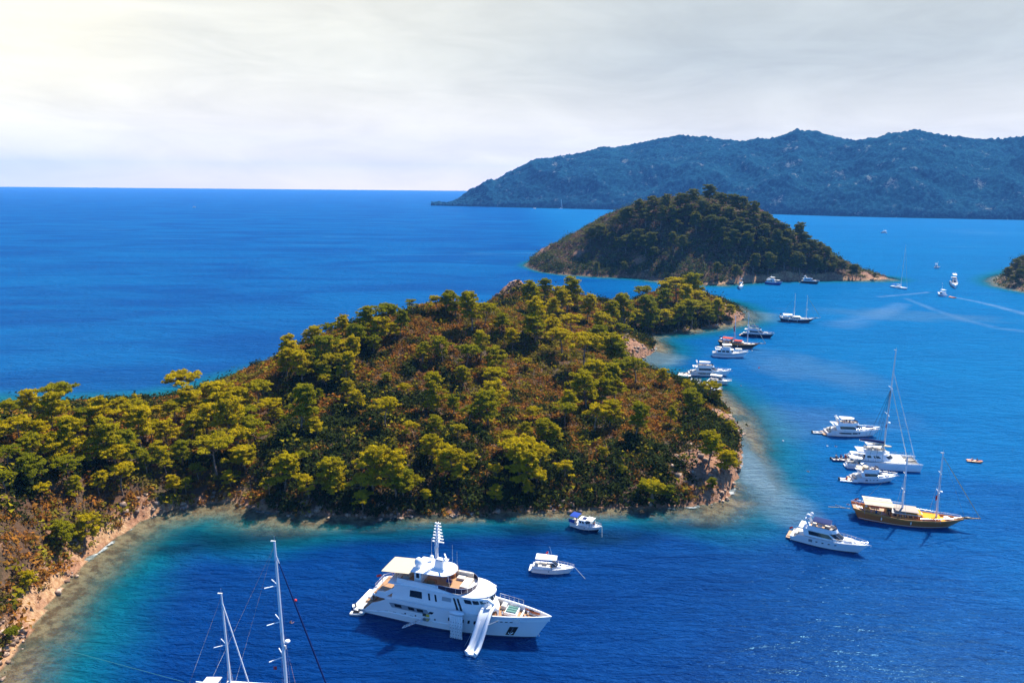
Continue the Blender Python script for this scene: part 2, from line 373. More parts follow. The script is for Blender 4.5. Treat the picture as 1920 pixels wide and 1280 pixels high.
    gl = N(nt, 'ShaderNodeBsdfGlossy'); gl.inputs['Roughness'].default_value = 0.20; nt.links.new(bp2.outputs[0], gl.inputs['Normal'])
    gl.inputs['Color'].default_value = (0.28, 0.68, 1, 1)
    fr = N(nt, 'ShaderNodeFresnel'); fr.inputs['IOR'].default_value = 1.33; nt.links.new(bp.outputs[0], fr.inputs['Normal'])
    fac = mth(nt, 'MINIMUM', mth(nt, 'MULTIPLY', fr.outputs[0], 0.5), 0.20)
    tr = N(nt, 'ShaderNodeBsdfTransparent'); tr.inputs[0].default_value = (0.86, 0.93, 0.90, 1)
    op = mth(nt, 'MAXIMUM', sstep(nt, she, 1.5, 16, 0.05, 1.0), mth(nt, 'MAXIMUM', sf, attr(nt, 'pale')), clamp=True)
    body = N(nt, 'ShaderNodeMixShader'); nt.links.new(op, body.inputs[0]); nt.links.new(tr.outputs[0], body.inputs[1]); nt.links.new(df.outputs[0], body.inputs[2])
    mx = N(nt, 'ShaderNodeMixShader'); nt.links.new(fac, mx.inputs[0]); nt.links.new(body.outputs[0], mx.inputs[1]); nt.links.new(gl.outputs[0], mx.inputs[2])
    nt.links.new(mx.outputs[0], out.inputs[0]); return m
DEEP_A = (0.0003, 0.017, 0.105); DEEP_B = (0.0005, 0.042, 0.185); OPEN_A = (0.0006, 0.055, 0.225); OPEN_B = (0.001, 0.095, 0.29); EAST = (0.003, 0.15, 0.36); TEAL = (0.002, 0.14, 0.155); TEAL_B = (0.002, 0.115, 0.15)
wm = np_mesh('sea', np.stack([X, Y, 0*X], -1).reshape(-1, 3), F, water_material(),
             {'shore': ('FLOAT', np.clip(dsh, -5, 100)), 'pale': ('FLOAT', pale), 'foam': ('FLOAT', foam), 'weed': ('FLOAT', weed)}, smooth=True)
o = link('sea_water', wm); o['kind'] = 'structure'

# ------------------------------------------------------------------ far mountains
def mountains():
    sil = [(700,408),(818,388),(850,380),(900,357),(960,322),(1010,306),(1060,298),(1120,285),(1190,268),(1240,266),(1300,264),(1360,270),(1410,268),(1460,257),(1490,257),(1520,268),(1560,277),(1600,271),(1640,255),
           (1665,252),(1720,263),(1780,270),(1830,268),(1885,262),(1930,268),(2050,262),(2200,300),(2400,270),(2700,300)]
    base = [(818,2950),(900,2850),(1050,2700),(1200,2560),(1400,2330),(1560,2160),(1700,2080),(1920,2000),(2200,1900),(2700,1750)]
    sx_ = np.array([p[0] for p in sil]); sy_ = np.array([p[1] for p in sil])
    bx = np.array([p[0] for p in base]); bd = np.array([p[1] for p in base])
    cols = np.arange(812, 2700, 2.6); nd = 190
    V = np.zeros((nd, len(cols), 3)); Rk = np.zeros((nd, len(cols)))
    for j, px in enumerate(cols):
        D0 = np.interp(px, bx, bd); py = np.interp(px, sx_, sy_)
        wd = 120+np.clip((px-818)/350, 0, 1)*620
        t = np.linspace(0, 1.45, nd); D = D0+wd*t
        d = ray(px, 640); x = d[0]/d[1]*D
        dd = ray(px, py+1.5); ztop = max(CAM_H+dd[2]/dd[1]*(D0+wd), 1.0)
        f = np.where(t < 1, np.sin(np.clip(t, 0, 1)*math.pi/2)**0.9, 1-(t-1)*1.2)
        V[:, j, 0] = x; V[:, j, 1] = D; V[:, j, 2] = ztop*f
    x, y = V[..., 0], V[..., 1]
    tt = np.linspace(0, 1.45, nd)[:, None]
    env = np.clip(tt/0.15, 0, 1)*np.clip((V[..., 2])/40, 0, 1)
    top = np.clip(1-np.abs(tt-1)/0.2, 0, 1)
    rid = (1-2*np.abs(fbm(x/260, y/300, 71, 4)))
    V[..., 2] += env*(1-0.85*top)*((rid-0.72)*85+fbm(x/70, y/70, 73)*26)
    can = np.abs(vnoise(x/9, y/9, 80)-0.35)*13+vnoise(x/5, y/5, 82)*6
    V[..., 2] = np.where(tt < 0.003, -3, V[..., 2]+np.clip(tt/0.02, 0, 1)*(can+2))
    idx = np.arange(x.size).reshape(x.shape)
    F = np.stack([idx[:-1, :-1], idx[:-1, 1:], idx[1:, 1:], idx[1:, :-1]], -1).reshape(-1, 4)
    m, nt, out = nmat('forested_mountain')
    g = N(nt, 'ShaderNodeTexCoord'); v = g.outputs['Object']
    a = noise(nt, v, 0.012, 5, 0.6); b = noise(nt, v, 0.12, 4, 0.7); q = noise(nt, v, 0.020, 6, 0.7, (1, 1, 0.35))
    c = mixc(nt, sstep(nt, a, 0.35, 0.65), (0.002, 0.018, 0.050), (0.005, 0.038, 0.070))  # blue of the distance haze is put into the forest colours
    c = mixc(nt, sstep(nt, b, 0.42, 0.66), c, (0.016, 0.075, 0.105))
    c = mixc(nt, mth(nt, 'MULTIPLY', sstep(nt, q, 0.585, 0.67), sstep(nt, b, 0.38, 0.58)), c, (0.17, 0.19, 0.19))
    bs = N(nt, 'ShaderNodeBsdfPrincipled'); nt.links.new(c, bs.inputs['Base Color']); bs.inputs['Roughness'].default_value = 1; bs.inputs['Specular IOR Level'].default_value = 0.0
    nt.links.new(bs.outputs[0], out.inputs[0])
    o = link('mountain_range', np_mesh('mountain_range', V.reshape(-1, 3), F, m)); o['kind'] = 'structure'
mountains()

def haze(dens):
    m, nt, out = nmat('haze')
    pv = N(nt, 'ShaderNodeVolumePrincipled'); pv.inputs['Color'].default_value = (0.16, 0.46, 1.0, 1)
    pv.inputs['Density'].default_value = dens; pv.inputs['Anisotropy'].default_value = 0.1
    nt.links.new(pv.outputs[0], out.inputs['Volume'])
    x0, x1, y0, y1, z0, z1 = -12300, 12300, -3300, 12300, -9.0, 420
    v = [(x, y, z) for z in (z0, z1) for x, y in ((x0, y0), (x1, y0), (x1, y1), (x0, y1))]
    f = [(3, 2, 1, 0), (4, 5, 6, 7), (0, 1, 5, 4), (1, 2, 6, 5), (2, 3, 7, 6), (3, 0, 4, 7)]
    o = link('haze', np_mesh('haze', v, f, m)); o['kind'] = 'stuff'
HAZE = 0.00006
if HAZE: haze(HAZE)

# ------------------------------------------------------------------ vegetation
def leaf_material(name, ca, cb, cc, trans=0.45, useattr=False):
    m, nt, out = nmat(name)
    g = N(nt, 'ShaderNodeTexCoord'); geo = N(nt, 'ShaderNodeNewGeometry')
    oi = N(nt, 'ShaderNodeObjectInfo')
    a = noise(nt, geo.outputs['Position'], 0.55, 3, 0.6)
    if useattr:
        c = attr(nt, 'tint', True)
        c = mixc(nt, sstep(nt, a, 0.3, 0.7), mixc(nt, 1.0, c, (0.72, 0.72, 0.72), 'MULTIPLY'), mixc(nt, 1.0, c, (1.3, 1.28, 1.2), 'MULTIPLY'))
    else:
        c = mixc(nt, sstep(nt, a, 0.32, 0.68), ca, cb)
        c = mixc(nt, mth(nt, 'MULTIPLY', sstep(nt, oi.outputs['Random'], 0.25, 1.0), 0.8), c, cc)
    d = N(nt, 'ShaderNodeBsdfDiffuse'); nt.links.new(c, d.inputs[0])
    t = N(nt, 'ShaderNodeBsdfTranslucent'); nt.links.new(c, t.inputs[0])
    mx = N(nt, 'ShaderNodeMixShader'); mx.inputs[0].default_value = trans
    nt.links.new(d.outputs[0], mx.inputs[1]); nt.links.new(t.outputs[0], mx.inputs[2]); nt.links.new(mx.outputs[0], out.inputs[0])
    return m
PINE_L = leaf_material('pine_needles', (0.30, 0.235, 0.005), (0.66, 0.51, 0.012), (0.18, 0.205, 0.010), 0.45)
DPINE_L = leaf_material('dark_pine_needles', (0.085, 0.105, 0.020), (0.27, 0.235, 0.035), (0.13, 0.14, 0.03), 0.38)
SCRUB_L = leaf_material('scrub_leaves', None, None, None, 0.30, True)
def bark_material():
    m, nt, out = nmat('pine_bark'); g = N(nt, 'ShaderNodeTexCoord')
    a = noise(nt, g.outputs['Object'], 3.0, 4, 0.6, (1, 1, 0.4))
    c = mixc(nt, sstep(nt, a, 0.35, 0.65), (0.10, 0.055, 0.035), (0.30, 0.22, 0.16))
    bs = N(nt, 'ShaderNodeBsdfPrincipled'); nt.links.new(c, bs.inputs['Base Color']); bs.inputs['Roughness'].default_value = 0.9
    nt.links.new(bs.outputs[0], out.inputs[0]); return m
BARK = bark_material()

def tube_arrays(pts, rads, n=6):
    V = []; F = []
    for i, (p, r) in enumerate(zip(pts, rads)):
        p = Vector(p); a = Vector(pts[min(i+1, len(pts)-1)])-Vector(pts[max(i-1, 0)])
        q = a.to_track_quat('Z', 'Y').to_matrix()
        for k in range(n):
            t = 2*math.pi*k/n; V.append(p+q @ Vector((math.cos(t)*r, math.sin(t)*r, 0)))
    for i in range(len(pts)-1):
        for k in range(n):
            F.append((i*n+k, i*n+(k+1) % n, (i+1)*n+(k+1) % n, (i+1)*n+k))
    return V, F
def leaf_tris(cent, norm, size, rg):
    """one irregular triangle per centre, roughly facing norm"""
    n = len(cent)
    nn = norm+rg.normal(0, 0.65, (n, 3)); nn /= np.linalg.norm(nn, axis=1)[:, None]+1e-9
    t = np.cross(nn, rg.normal(0, 1, (n, 3))); t /= np.linalg.norm(t, axis=1)[:, None]+1e-9
    b = np.cross(nn, t); s = size[:, None]
    v0 = cent+t*s*0.75; v1 = cent-t*s*0.45+b*s*0.5; v2 = cent-t*s*0.4-b*s*0.5
    return np.stack([v0, v1, v2], 1).reshape(-1, 3)
def pine_variant(seed, form):
    """unit about 11 m tall; returns crown mesh and trunk mesh"""
    rg = np.random.default_rng(seed); rd = random.Random(seed)
    Ht = {'umbrella': 9.5, 'broad': 11, 'tall': 13, 'sparse': 10}[form]
    cw = {'umbrella': 5.2, 'broad': 4.9, 'tall': 4.2, 'sparse': 4.4}[form]
    lean = rd.uniform(-1.3, 1.3); lean2 = rd.uniform(-1.3, 1.3)
    def tp(t): return Vector((lean*t*t+0.35*math.sin(t*5+seed), lean2*t*t+0.3*math.cos(t*4+seed)-0.3, Ht*0.92*t))
    pts = [tp(t) for t in np.linspace(0, 1, 9)]; pts[0].z = -1.2
    V, F = tube_arrays(pts, [0.34, 0.28, 0.25, 0.22, 0.19, 0.15, 0.12, 0.08, 0.04], 7)
    pads = []
    nl = {'umbrella': 11, 'broad': 19, 'tall': 20, 'sparse': 9}[form]
    for i in range(nl):
        f = (i+0.5)/nl
        t0 = {'umbrella': 0.55+0.38*f, 'broad': 0.22+0.70*f, 'tall': 0.26+0.68*f, 'sparse': 0.4+0.55*f}[form]
        ang = i*2.4+rd.uniform(-0.5, 0.5)
        prof = {'umbrella': 1.0-0.55*f*f, 'broad': math.sin(math.pi*(0.22+0.70*f))**0.7, 'tall': 1.0-0.6*f, 'sparse': 1-0.5*f}[form]
        ln = cw*prof*rd.uniform(0.6, 1.05)
        p0 = tp(t0); rise = rd.uniform(0.12, 0.5)*ln if form != 'umbrella' else ln*0.38
        p1 = p0+Vector((math.cos(ang)*ln*0.5, math.sin(ang)*ln*0.5, rise*0.35)); p2 = p0+Vector((math.cos(ang)*ln*0.85, math.sin(ang)*ln*0.85, rise))
        v, f2 = tube_arrays([p0, p1, p2], [0.11, 0.08, 0.03], 5); o = len(V); V += v; F += [tuple(a+o for a in q) for q in f2]
        pads.append((p0+Vector((math.cos(ang)*ln*0.84, math.sin(ang)*ln*0.84, rise+0.25)), rd.uniform(1.15, 1.8), rd.uniform(0.55, 0.85)))
        if rd.random() < (0.75 if form != 'sparse' else 0.3):
            a2 = ang+rd.choice((-1, 1))*rd.uniform(0.4, 0.8)
            pads.append((p0+Vector((math.cos(a2)*ln*0.55, math.sin(a2)*ln*0.55, rise*0.8+0.4)), rd.uniform(1.0, 1.6), rd.uniform(0.5, 0.8)))
    for _ in range({'umbrella': 3, 'broad': 13, 'tall': 13, 'sparse': 1}[form]):
        f = rd.uniform(0, 1); t0 = (0.38 if form == 'broad' else 0.36)+0.55*f; a2 = rd.uniform(0, 6.283)
        q2 = cw*rd.uniform(0.15, 0.78)*((1-0.45*f) if form == 'broad' else (1-0.6*f))
        pads.append((tp(t0)+Vector((math.cos(a2)*q2, math.sin(a2)*q2, rd.uniform(-0.2, 1.2))), rd.uniform(0.9, 1.5), rd.uniform(0.7, 1.1)))
    pads.append((tp(1.0)+Vector((0, 0, 0.1)), 1.5, 0.9)); pads.append((tp(0.9)+Vector((0.9, -0.3, 0)), 1.4, 0.8))
    for _ in range(3): pads.append((tp(rd.uniform(0.8, 0.98))+Vector((rd.uniform(-1.5, 1.5), rd.uniform(-1.5, 1.5), 0)), 1.3, 0.7))
    C = []; NN = []; S = []
    for (c, rx, rz) in pads:
        # each pad is a cluster of a few tufts
        for _ in range(rd.randint(8, 12)):
            a = rd.uniform(0, 6.283); q = rx*rd.uniform(0.1, 1.0)
            cc = np.array(c)+np.array([math.cos(a)*q, math.sin(a)*q, rd.uniform(-0.25, 0.45)*rz])
            rr = rx*rd.uniform(0.18, 0.42)
            n = int((46 if form != 'sparse' else 24)*rr*rr/0.35+8)
            d = rg.normal(0, 1, (n, 3)); d /= np.linalg.norm(d, axis=1)[:, None]; d[:, 2] = np.where(d[:, 2] < -0.3, -d[:, 2]*0.6, d[:, 2])
            rad = rr*rg.uniform(0.45, 1.25, n)[:, None]
            C.append(cc+d*rad*np.array([1, 1, 0.9])); NN.append(d+np.array([0, 0, 0.5])); S.append(rg.uniform(0.20, 0.40, n))
    C = np.concatenate(C); NN = np.concatenate(NN); S = np.concatenate(S)
    v = leaf_tris(C, NN, S, rg)
    crown = (v, np.arange(len(v)).reshape(-1, 3))
    return crown, (np.array([tuple(a) for a in V]), F)
FORMS = ['umbrella', 'broad', 'tall', 'sparse', 'broad', 'tall', 'broad', 'umbrella', 'broad', 'tall', 'broad', 'umbrella']
VAR = []
for i, fm in enumerate(FORMS):
    cr, tr = pine_variant(100+i, fm)
    VAR.append((fm, np_mesh('pine_crown', cr[0], cr[1], PINE_L), np_mesh('pine_trunk', tr[0], tr[1], BARK, smooth=True),
                float(np.ptp(cr[0][:, 0])+np.ptp(cr[0][:, 1]))/2, float(cr[0][:, 2].max()), float(np.average(cr[0][:, 2]))))
DVAR = []
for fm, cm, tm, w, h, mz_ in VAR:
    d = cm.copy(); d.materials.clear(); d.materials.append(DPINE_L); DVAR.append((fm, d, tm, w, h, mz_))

def march(land, px, py, hh=0.0, d0=90, d1=900):
    """first point on the sight line that is hh above this land"""
    d = ray(px, py); D = np.arange(d0, d1, 0.5)
    x = d[0]/d[1]*D; z = CAM_H+d[2]/d[1]*D
    gz = land.h(x, D); sh = land.h(x, D, land.D)
    ok = np.where((z < gz+hh) & (sh > 0.6))[0]
    if len(ok) == 0: return None
    i = ok[0]; return (float(x[i]), float(D[i]), float(gz[i]))
pine_pos = []
def pine(land, px, py, wpx, dark=False, form=None, label='', group='', cat='pine tree', fallback=True, name='pine_tree', rz=None, tilt=None):
    rd = random.Random(int(px*31+py*17))
    p = None
    for it in range(3):
        D = 200 if p is None else p[1]
        wm_ = wpx/FPX*(D*0.977+17)
        cand = [i for i, f in enumerate(FORMS) if (form is None and f != 'sparse') or f == form]
        vi = cand[rd.randrange(len(cand))] if it == 0 else vi
        v = (DVAR if dark else VAR)[vi]
        s = max(0.30, min(1.7, 1.02*wm_/v[3])); hz = s**0.75 if s > 0.6 else s
        q = march(land, px, py, v[5]*s)
        if q is None:
            q = march(land, px, py+wpx*0.45, 0.5)
            if q is None: break
        p = q
    if p is None: return None
    root = bpy.data.objects.new(name, None); COL.objects.link(root); root.location = (p[0], p[1], p[2]-0.1)
    root.rotation_euler = (tilt or 0, 0, rz if rz is not None else rd.uniform(0, 6.283)); root.scale = (s*rd.uniform(0.93, 1.1), s, s*rd.uniform(0.9, 1.1)); root.empty_display_size = 0.3
    link('crown', v[1], root); link('trunk', v[2], root)
    tag(root, label, cat, group); pine_pos.append((p[0], p[1], s*v[3]/2))
    return root

# (column, row of crown centre, crown width in photograph pixels)
left_grove = [(101,729,66),(52,746,46),(94,764,60),(188,764,58),(248,769,58),(262,792,56),(150,778,50),(197,816,66),(122,802,58),(211,849,66),(108,835,60),(56,835,52),(127,863,60),
  (54,877,58),(225,886,58),(12,842,50),(281,797,44),(394,732,58),(356,741,58),(328,760,50),(422,769,68),(459,774,56),(384,778,58),(445,811,60),(455,853,48),(323,900,30),(347,905,28),
  (112,994,54),(159,989,52),(52,1085,34),(23,1203,20),(4,888,46),(406,724,66),(484,728,58),(500,756,48),(450,741,56),(359,792,58),(475,800,58),(310,805,50),(30,790,50),(70,800,46),
  (165,840,50),(240,828,50),(300,842,46),(340,840,50),(20,760,40),(270,860,40),(78,915,34),(182,898,40),(310,870,36),(370,880,34),(430,890,30),(290,765,40),(220,755,40),(-10,800,50),(140,905,32)]
hill_low = [(398,835,82),(456,847,48),(534,869,56),(612,875,64),(625,903,46),(700,872,78),(742,877,58),(755,896,58),(675,903,54),(772,903,48),(848,858,58),(880,858,36),(809,834,52),(857,885,36),
  (974,828,96),(1012,843,58),(986,862,66),(966,840,50),(1006,886,46),(931,923,34),(989,913,28),(1058,869,44),(1132,843,24),(1166,880,20),(1224,906,56),(1221,929,48),(1250,920,30),
  (505,905,40),(575,905,44),(560,850,36),(800,925,26),(930,880,34)]
hill_mid = [(519,772,32),(566,753,58),(597,737,24),(590,790,42),(672,745,34),(722,758,60),(816,719,46),(812,750,38),(850,755,32),(772,794,34),(816,794,38),(859,797,30),(926,669,50),(931,698,60),(923,732,64),(917,758,56),
  (1063,743,44),(1060,763,46),(1118,769,54),(1146,766,48),(1195,778,44),(1029,798,54),(957,818,40),(1038,806,36),(986,800,34),(1100,718,60),(1129,725,50),(1166,690,44),(725,703,24),(791,654,38),(827,648,44),(876,656,50),
  (989,675,24),(1118,695,66),(1152,700,52),(1192,678,56),(1241,703,28),(650,720,30),(870,700,36),(1258,774,28),(900,640,34),(1304,745,54),(610,705,34),(760,722,28),(1330,826,48),(1000,770,36),(880,770,40)]
crest = [(546,643,48),(538,668,44),(590,624,48),(621,612,32),(611,638,58),(634,651,48),(671,625,48),(567,677,56),(590,667,48),(619,672,52),(650,675,38),(608,690,40),(723,583,58),(751,599,34),(707,612,48),(690,592,40),
  (819,560,34),(853,563,44),(882,567,48),(837,556,34),(911,577,48),(1006,586,48),(1038,579,38),(1072,595,48),(1003,603,56),(1035,609,44),(1055,623,58),(1118,622,48),(1098,640,76),(1149,640,56),(1158,655,48),(660,650,36),(700,640,34),
  (940,600,36),(960,628,34),(740,615,32)]
neck = [(995,546,42),(1023,537,38),(1066,537,56),(1050,552,40),(1132,600,48),(1149,577,38),(1161,538,32),(1204,543,38),(1169,566,48),(1215,569,56),(1166,615,38),(1212,609,34),(1238,521,30),(1270,524,52),(1295,533,52),(1290,549,48),
  (1310,560,46),(1298,583,56),(1272,603,46),(1330,601,34),(1370,577,26),(1240,560,44),(1255,590,40),(1190,590,38),(1250,540,36),(1325,575,34),(1345,590,28),(1105,570,34),(1085,560,34),(1225,590,36),(1180,550,30)]
groups = [(left_grove, 'in the low left grove', 'pines of the low left grove'),
          (hill_low, 'on the lower bay slope', 'pines on the lower slope'),
          (hill_mid, 'in the brown scrub', 'pines scattered through the brown scrub'),
          (crest, 'along the hill crest', 'pines along the hill crest'),
          (neck, 'on the wooded neck', 'pines on the far neck')]
ADJ = {'umbrella': 'flat topped', 'broad': 'rounded', 'tall': 'tall narrow', 'sparse': 'thin crowned'}
NAMED = []
SZ = lambda w: 'small' if w < 38 else ('middling' if w < 54 else 'large')
for lst, where, grp in groups:
    for (px, py, w) in lst:
        o = pine(MAIN, px, py, w)
        if not o: continue
        fm = None
        for v in VAR:
            if o.children[0].data == v[1] or o.children[1].data == v[2]: fm = v[0]
        NAMED.append((px, o, '%s %s yellow pine %s' % (SZ(w), ADJ[fm], where), grp))
# pines that stand out
pine(MAIN, 342, 710, 66, form='umbrella', label='lone flat crowned pine rising above the saddle against open sea', group=None)
pine(MAIN, 811, 546, 30, form='umbrella', label='slim pine standing clear on the hilltop skyline left of a rounder pair')
pine(MAIN, 772, 566, 28, form='sparse', label='pale half bare pine on the left hilltop skyline above brown scrub')
pine(MAIN, 643, 604, 30, form='tall', label='tall tufted pine poking up from the left shoulder of the hill')
pine(MAIN, 255, 742, 22, form='sparse', label='small bare topped pine against the sea above the low left grove')
pine(MAIN, 1333, 722, 42, form='umbrella', label='umbrella pine leaning over the white yachts behind the point')
pine(MAIN, 1341, 738, 28, form='broad', label='low bushy pine under the umbrella pine at the point')
pine(MAIN, 1292, 722, 34, form='sparse', label='thin bare branched pine in front of a half hidden white boat')
pine(MAIN, 1373, 797, 28, form='sparse', label='sparse pine hanging over the red cliff above blue shallows')
pine(MAIN, 1361, 857, 42, form='broad', label='yellow green pine at the water edge of the cape, upper of two')
pine(MAIN, 1368, 885, 36, form='broad', label='darker green pine at the water edge of the cape, lower of two')
pine(MAIN, 1335, 903, 22, form='broad', label='tiny bright pine on the orange rocks of the cape')
pine(MAIN, 681, 951, 44, form='umbrella', label='low bright pine leaning over the shallow water below the dark slope')
pine(MAIN, 989, 522, 18, form='tall', label='single dark pointed pine beside the rocky outcrop on the ridge')
# island trees
rd = random.Random(5)
ISLP = [(1330,359,44),(1200,385,36),(1225,380,38),(1250,378,36),(1275,372,38),(1300,368,36),(1352,372,36),(1375,375,34),(1395,382,36),(1412,392,34),(1180,400,34),(1168,408,26),(1155,408,20),(1125,428,26),(1108,436,24),
        (1240,400,36),(1265,395,36),(1290,390,38),(1315,388,38),(1340,392,38),(1365,398,38),(1390,404,36),(1415,412,36),(1440,410,34),(1455,420,32),(1470,425,32),(1500,434,26),(1510,448,26),(1480,440,32),(1455,445,32),
        (1430,432,34),(1405,428,34),(1380,422,36),(1355,418,36),(1330,412,36),(1305,410,34),(1540,464,32),(1545,475,28),(1520,462,28),(1565,488,24),(1580,497,20),(1500,465,30),(1475,462,30),(1450,466,30),(1425,455,32),
        (1400,450,32),(1375,444,32),(1350,436,30),(1195,440,36),(1175,447,32),(1160,452,26),(1220,448,26),(1270,420,20),(1280,452,26),(1262,446,18),(1365,454,22),(1100,478,16),(1120,498,14),(1170,500,14),(1212,450,30),(1525,485,26),
        (1500,488,26),(1470,485,26),(1440,490,24),(1415,485,22),(1452,482,20),(1380,508,22),(1548,495,22),(1225,470,20),(1145,440,22),(1212,398,30),(1605,512,14),(1638,521,9),(1600,505,14),(1490,508,22),(1530,505,22),(1345,500,18),(1560,508,18)]
for i, (px, py, w) in enumerate(ISLP):
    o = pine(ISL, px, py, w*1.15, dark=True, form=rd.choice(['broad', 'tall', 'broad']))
    if not o: continue
    wh = 'on the far island summit' if py < 420 else ('on the far island right flank' if px > 1330 else 'on the far island left slope')
    NAMED.append((px, o, '%s dark green pine %s' % ('rounded' if w > 27 else 'small', wh), 'pines of the far island'))
for px, py, w in [(1905,497,26),(1918,488,26),(1890,510,20),(1912,512,24),(1900,522,20),(1925,505,26),(1935,480,30),(1950,500,30)]:
    o = pine(RGT, px, py, w, dark=True, form='broad')
    if o: NAMED.append((px, o, 'dark round tree on the right edge headland', 'trees of the right headland'))

NUM = 'one two three four five six seven eight nine ten eleven twelve thirteen fourteen fifteen sixteen seventeen eighteen nineteen twenty'.split()
ORD = 'first second third fourth fifth sixth seventh eighth ninth tenth eleventh twelfth thirteenth fourteenth fifteenth sixteenth seventeenth eighteenth nineteenth twentieth'.split()
byl = {}
for q in NAMED: byl.setdefault(q[2], []).append(q)
for lab, L_ in byl.items():
    L_.sort(key=lambda q: q[0]); n_ = len(L_)
    for i_, q in enumerate(L_):
        if n_ == 1: t_ = lab
        elif i_ < 20 and n_ <= 20: t_ = '%s, %s from left of %s' % (lab, ORD[i_], NUM[n_-1])
        else:
            j_ = n_-1-i_
            t_ = '%s, %s from %s' % (lab, ORD[min(i_, j_, 19)], 'left' if i_ <= j_ else 'right')
        tag(q[1], t_, 'pine tree', q[3])

# scrub, far too many plants to count: one mesh per hillside
def scrub(land, name, label, n_try, seed, smin, smax, ntri, palette, thin, big=0.03, off=0.0):
    rg = np.random.default_rng(seed)
    x = rg.uniform(land.x0, land.x0+(land.nx-1)*land.step, n_try); y = rg.uniform(land.y0, land.y0+(land.ny-1)*land.step, n_try)
    D = land.h(x, y, land.D); rk = land.h(x, y, land.rk); Z = land.h(x, y)
    open_ = fbm(x/16, y/16, 51)
    B_ = land.h(x, y, land.bch)
    keep = (D > 0.7+fbm(x/8, y/8, 55)*2+B_*(2.2 if name == 'island_scrub' else 0.3)+off) & (rk*1.1+rg.uniform(-0.3, 0.3, n_try) < 0.6) & (open_ > thin+rg.uniform(-0.08, 0.08, n_try))
    # nothing of the land outside the view and beyond its neighbourhood is needed
    u = (x/np.maximum(y, 1)); keep &= (u > -0.95) & (y > 60)
    x, y, Z, D, rk, B_ = x[keep], y[keep], Z[keep], D[keep], rk[keep], B_[keep]; n = len(x)
    mixn = fbm(x/30, y/30, 61)+fbm(x/6, y/6, 63)*0.9
    size = rg.uniform(smin, smax, n)*(1+np.clip(rg.normal(0, 0.35, n), -0.4, 1.0))
    cols = np.array(palette)
    which = np.clip(((mixn+0.36+rg.uniform(-0.13, 0.13, n))/0.6*len(cols)), 0, len(cols)-0.01).astype(int)
    tint = cols[which]*rg.uniform(0.65, 1.4, n)[:, None]
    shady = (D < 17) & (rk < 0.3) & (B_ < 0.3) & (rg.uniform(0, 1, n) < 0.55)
    tint[shady] = cols[0]*rg.uniform(0.6, 1.3, shady.sum())[:, None]; which[shady] = 0  # large dark shrubs near the shore, with shade put into their tint
    bigm = rg.uniform(0, 1, n) < big; gold = bigm & (rg.uniform(0, 1, n) < 0.6) & ~shady; tint[gold] = np.array(GOLD if name == 'hill_scrub' else (0.10, 0.12, 0.03))*rg.uniform(0.7, 1.3, gold.sum())[:, None]
    tall = np.where(which == 0, 1.25, 0.8)
    size *= np.where(which == 0, 1.45, 1.0)*np.where(bigm, 1.9, 1.0)
    # template directions, new per bush
    d = rg.normal(0, 1, (n, ntri, 3)); d /= np.linalg.norm(d, axis=2)[..., None]; d[..., 2] = np.abs(d[..., 2])
    lump = 1+0.35*np.sin(d[..., 0]*5+x[:, None])*np.cos(d[..., 1]*5+y[:, None])
    rad = size[:, None]*rg.uniform(0.6, 1.05, (n, ntri))*lump
    C = d*rad[..., None]*np.stack([np.ones(n), np.ones(n), tall], -1)[:, None, :]
    C += np.stack([x, y, Z-0.15*size], -1)[:, None, :]
    S = (np.minimum(size, 1.7)[:, None]*rg.uniform(0.26, 0.5, (n, ntri))).ravel()*np.where(size > 2, 1.3, 1)[:, None].repeat(ntri, 1).ravel()
    V = leaf_tris(C.reshape(-1, 3), (d+np.array([0, 0, 0.4])).reshape(-1, 3), S, rg)
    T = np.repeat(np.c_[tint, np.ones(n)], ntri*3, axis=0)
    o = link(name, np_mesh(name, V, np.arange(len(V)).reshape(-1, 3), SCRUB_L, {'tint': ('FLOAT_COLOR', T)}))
    tag(o, label, 'scrub', kind='stuff'); return n
GOLD = (0.24, 0.20, 0.010)
PAL = [(0.030, 0.042, 0.010), (0.045, 0.052, 0.012), (0.14, 0.105, 0.016), (0.23, 0.105, 0.020), (0.29, 0.115, 0.020), (0.23, 0.115, 0.020), (0.16, 0.13, 0.018)]
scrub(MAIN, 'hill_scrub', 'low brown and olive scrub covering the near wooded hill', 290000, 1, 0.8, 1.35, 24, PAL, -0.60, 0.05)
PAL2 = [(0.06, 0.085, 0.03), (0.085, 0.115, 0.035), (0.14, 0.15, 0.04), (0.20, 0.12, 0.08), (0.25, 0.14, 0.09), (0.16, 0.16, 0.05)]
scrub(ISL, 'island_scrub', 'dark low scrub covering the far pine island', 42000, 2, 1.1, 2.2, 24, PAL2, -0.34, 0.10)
scrub(RGT, 'headland_scrub', 'dark scrub covering the headland at the right edge', 9000, 3, 1.6, 3.0, 24, PAL2[:3], -0.5, 0.1, -3.0)

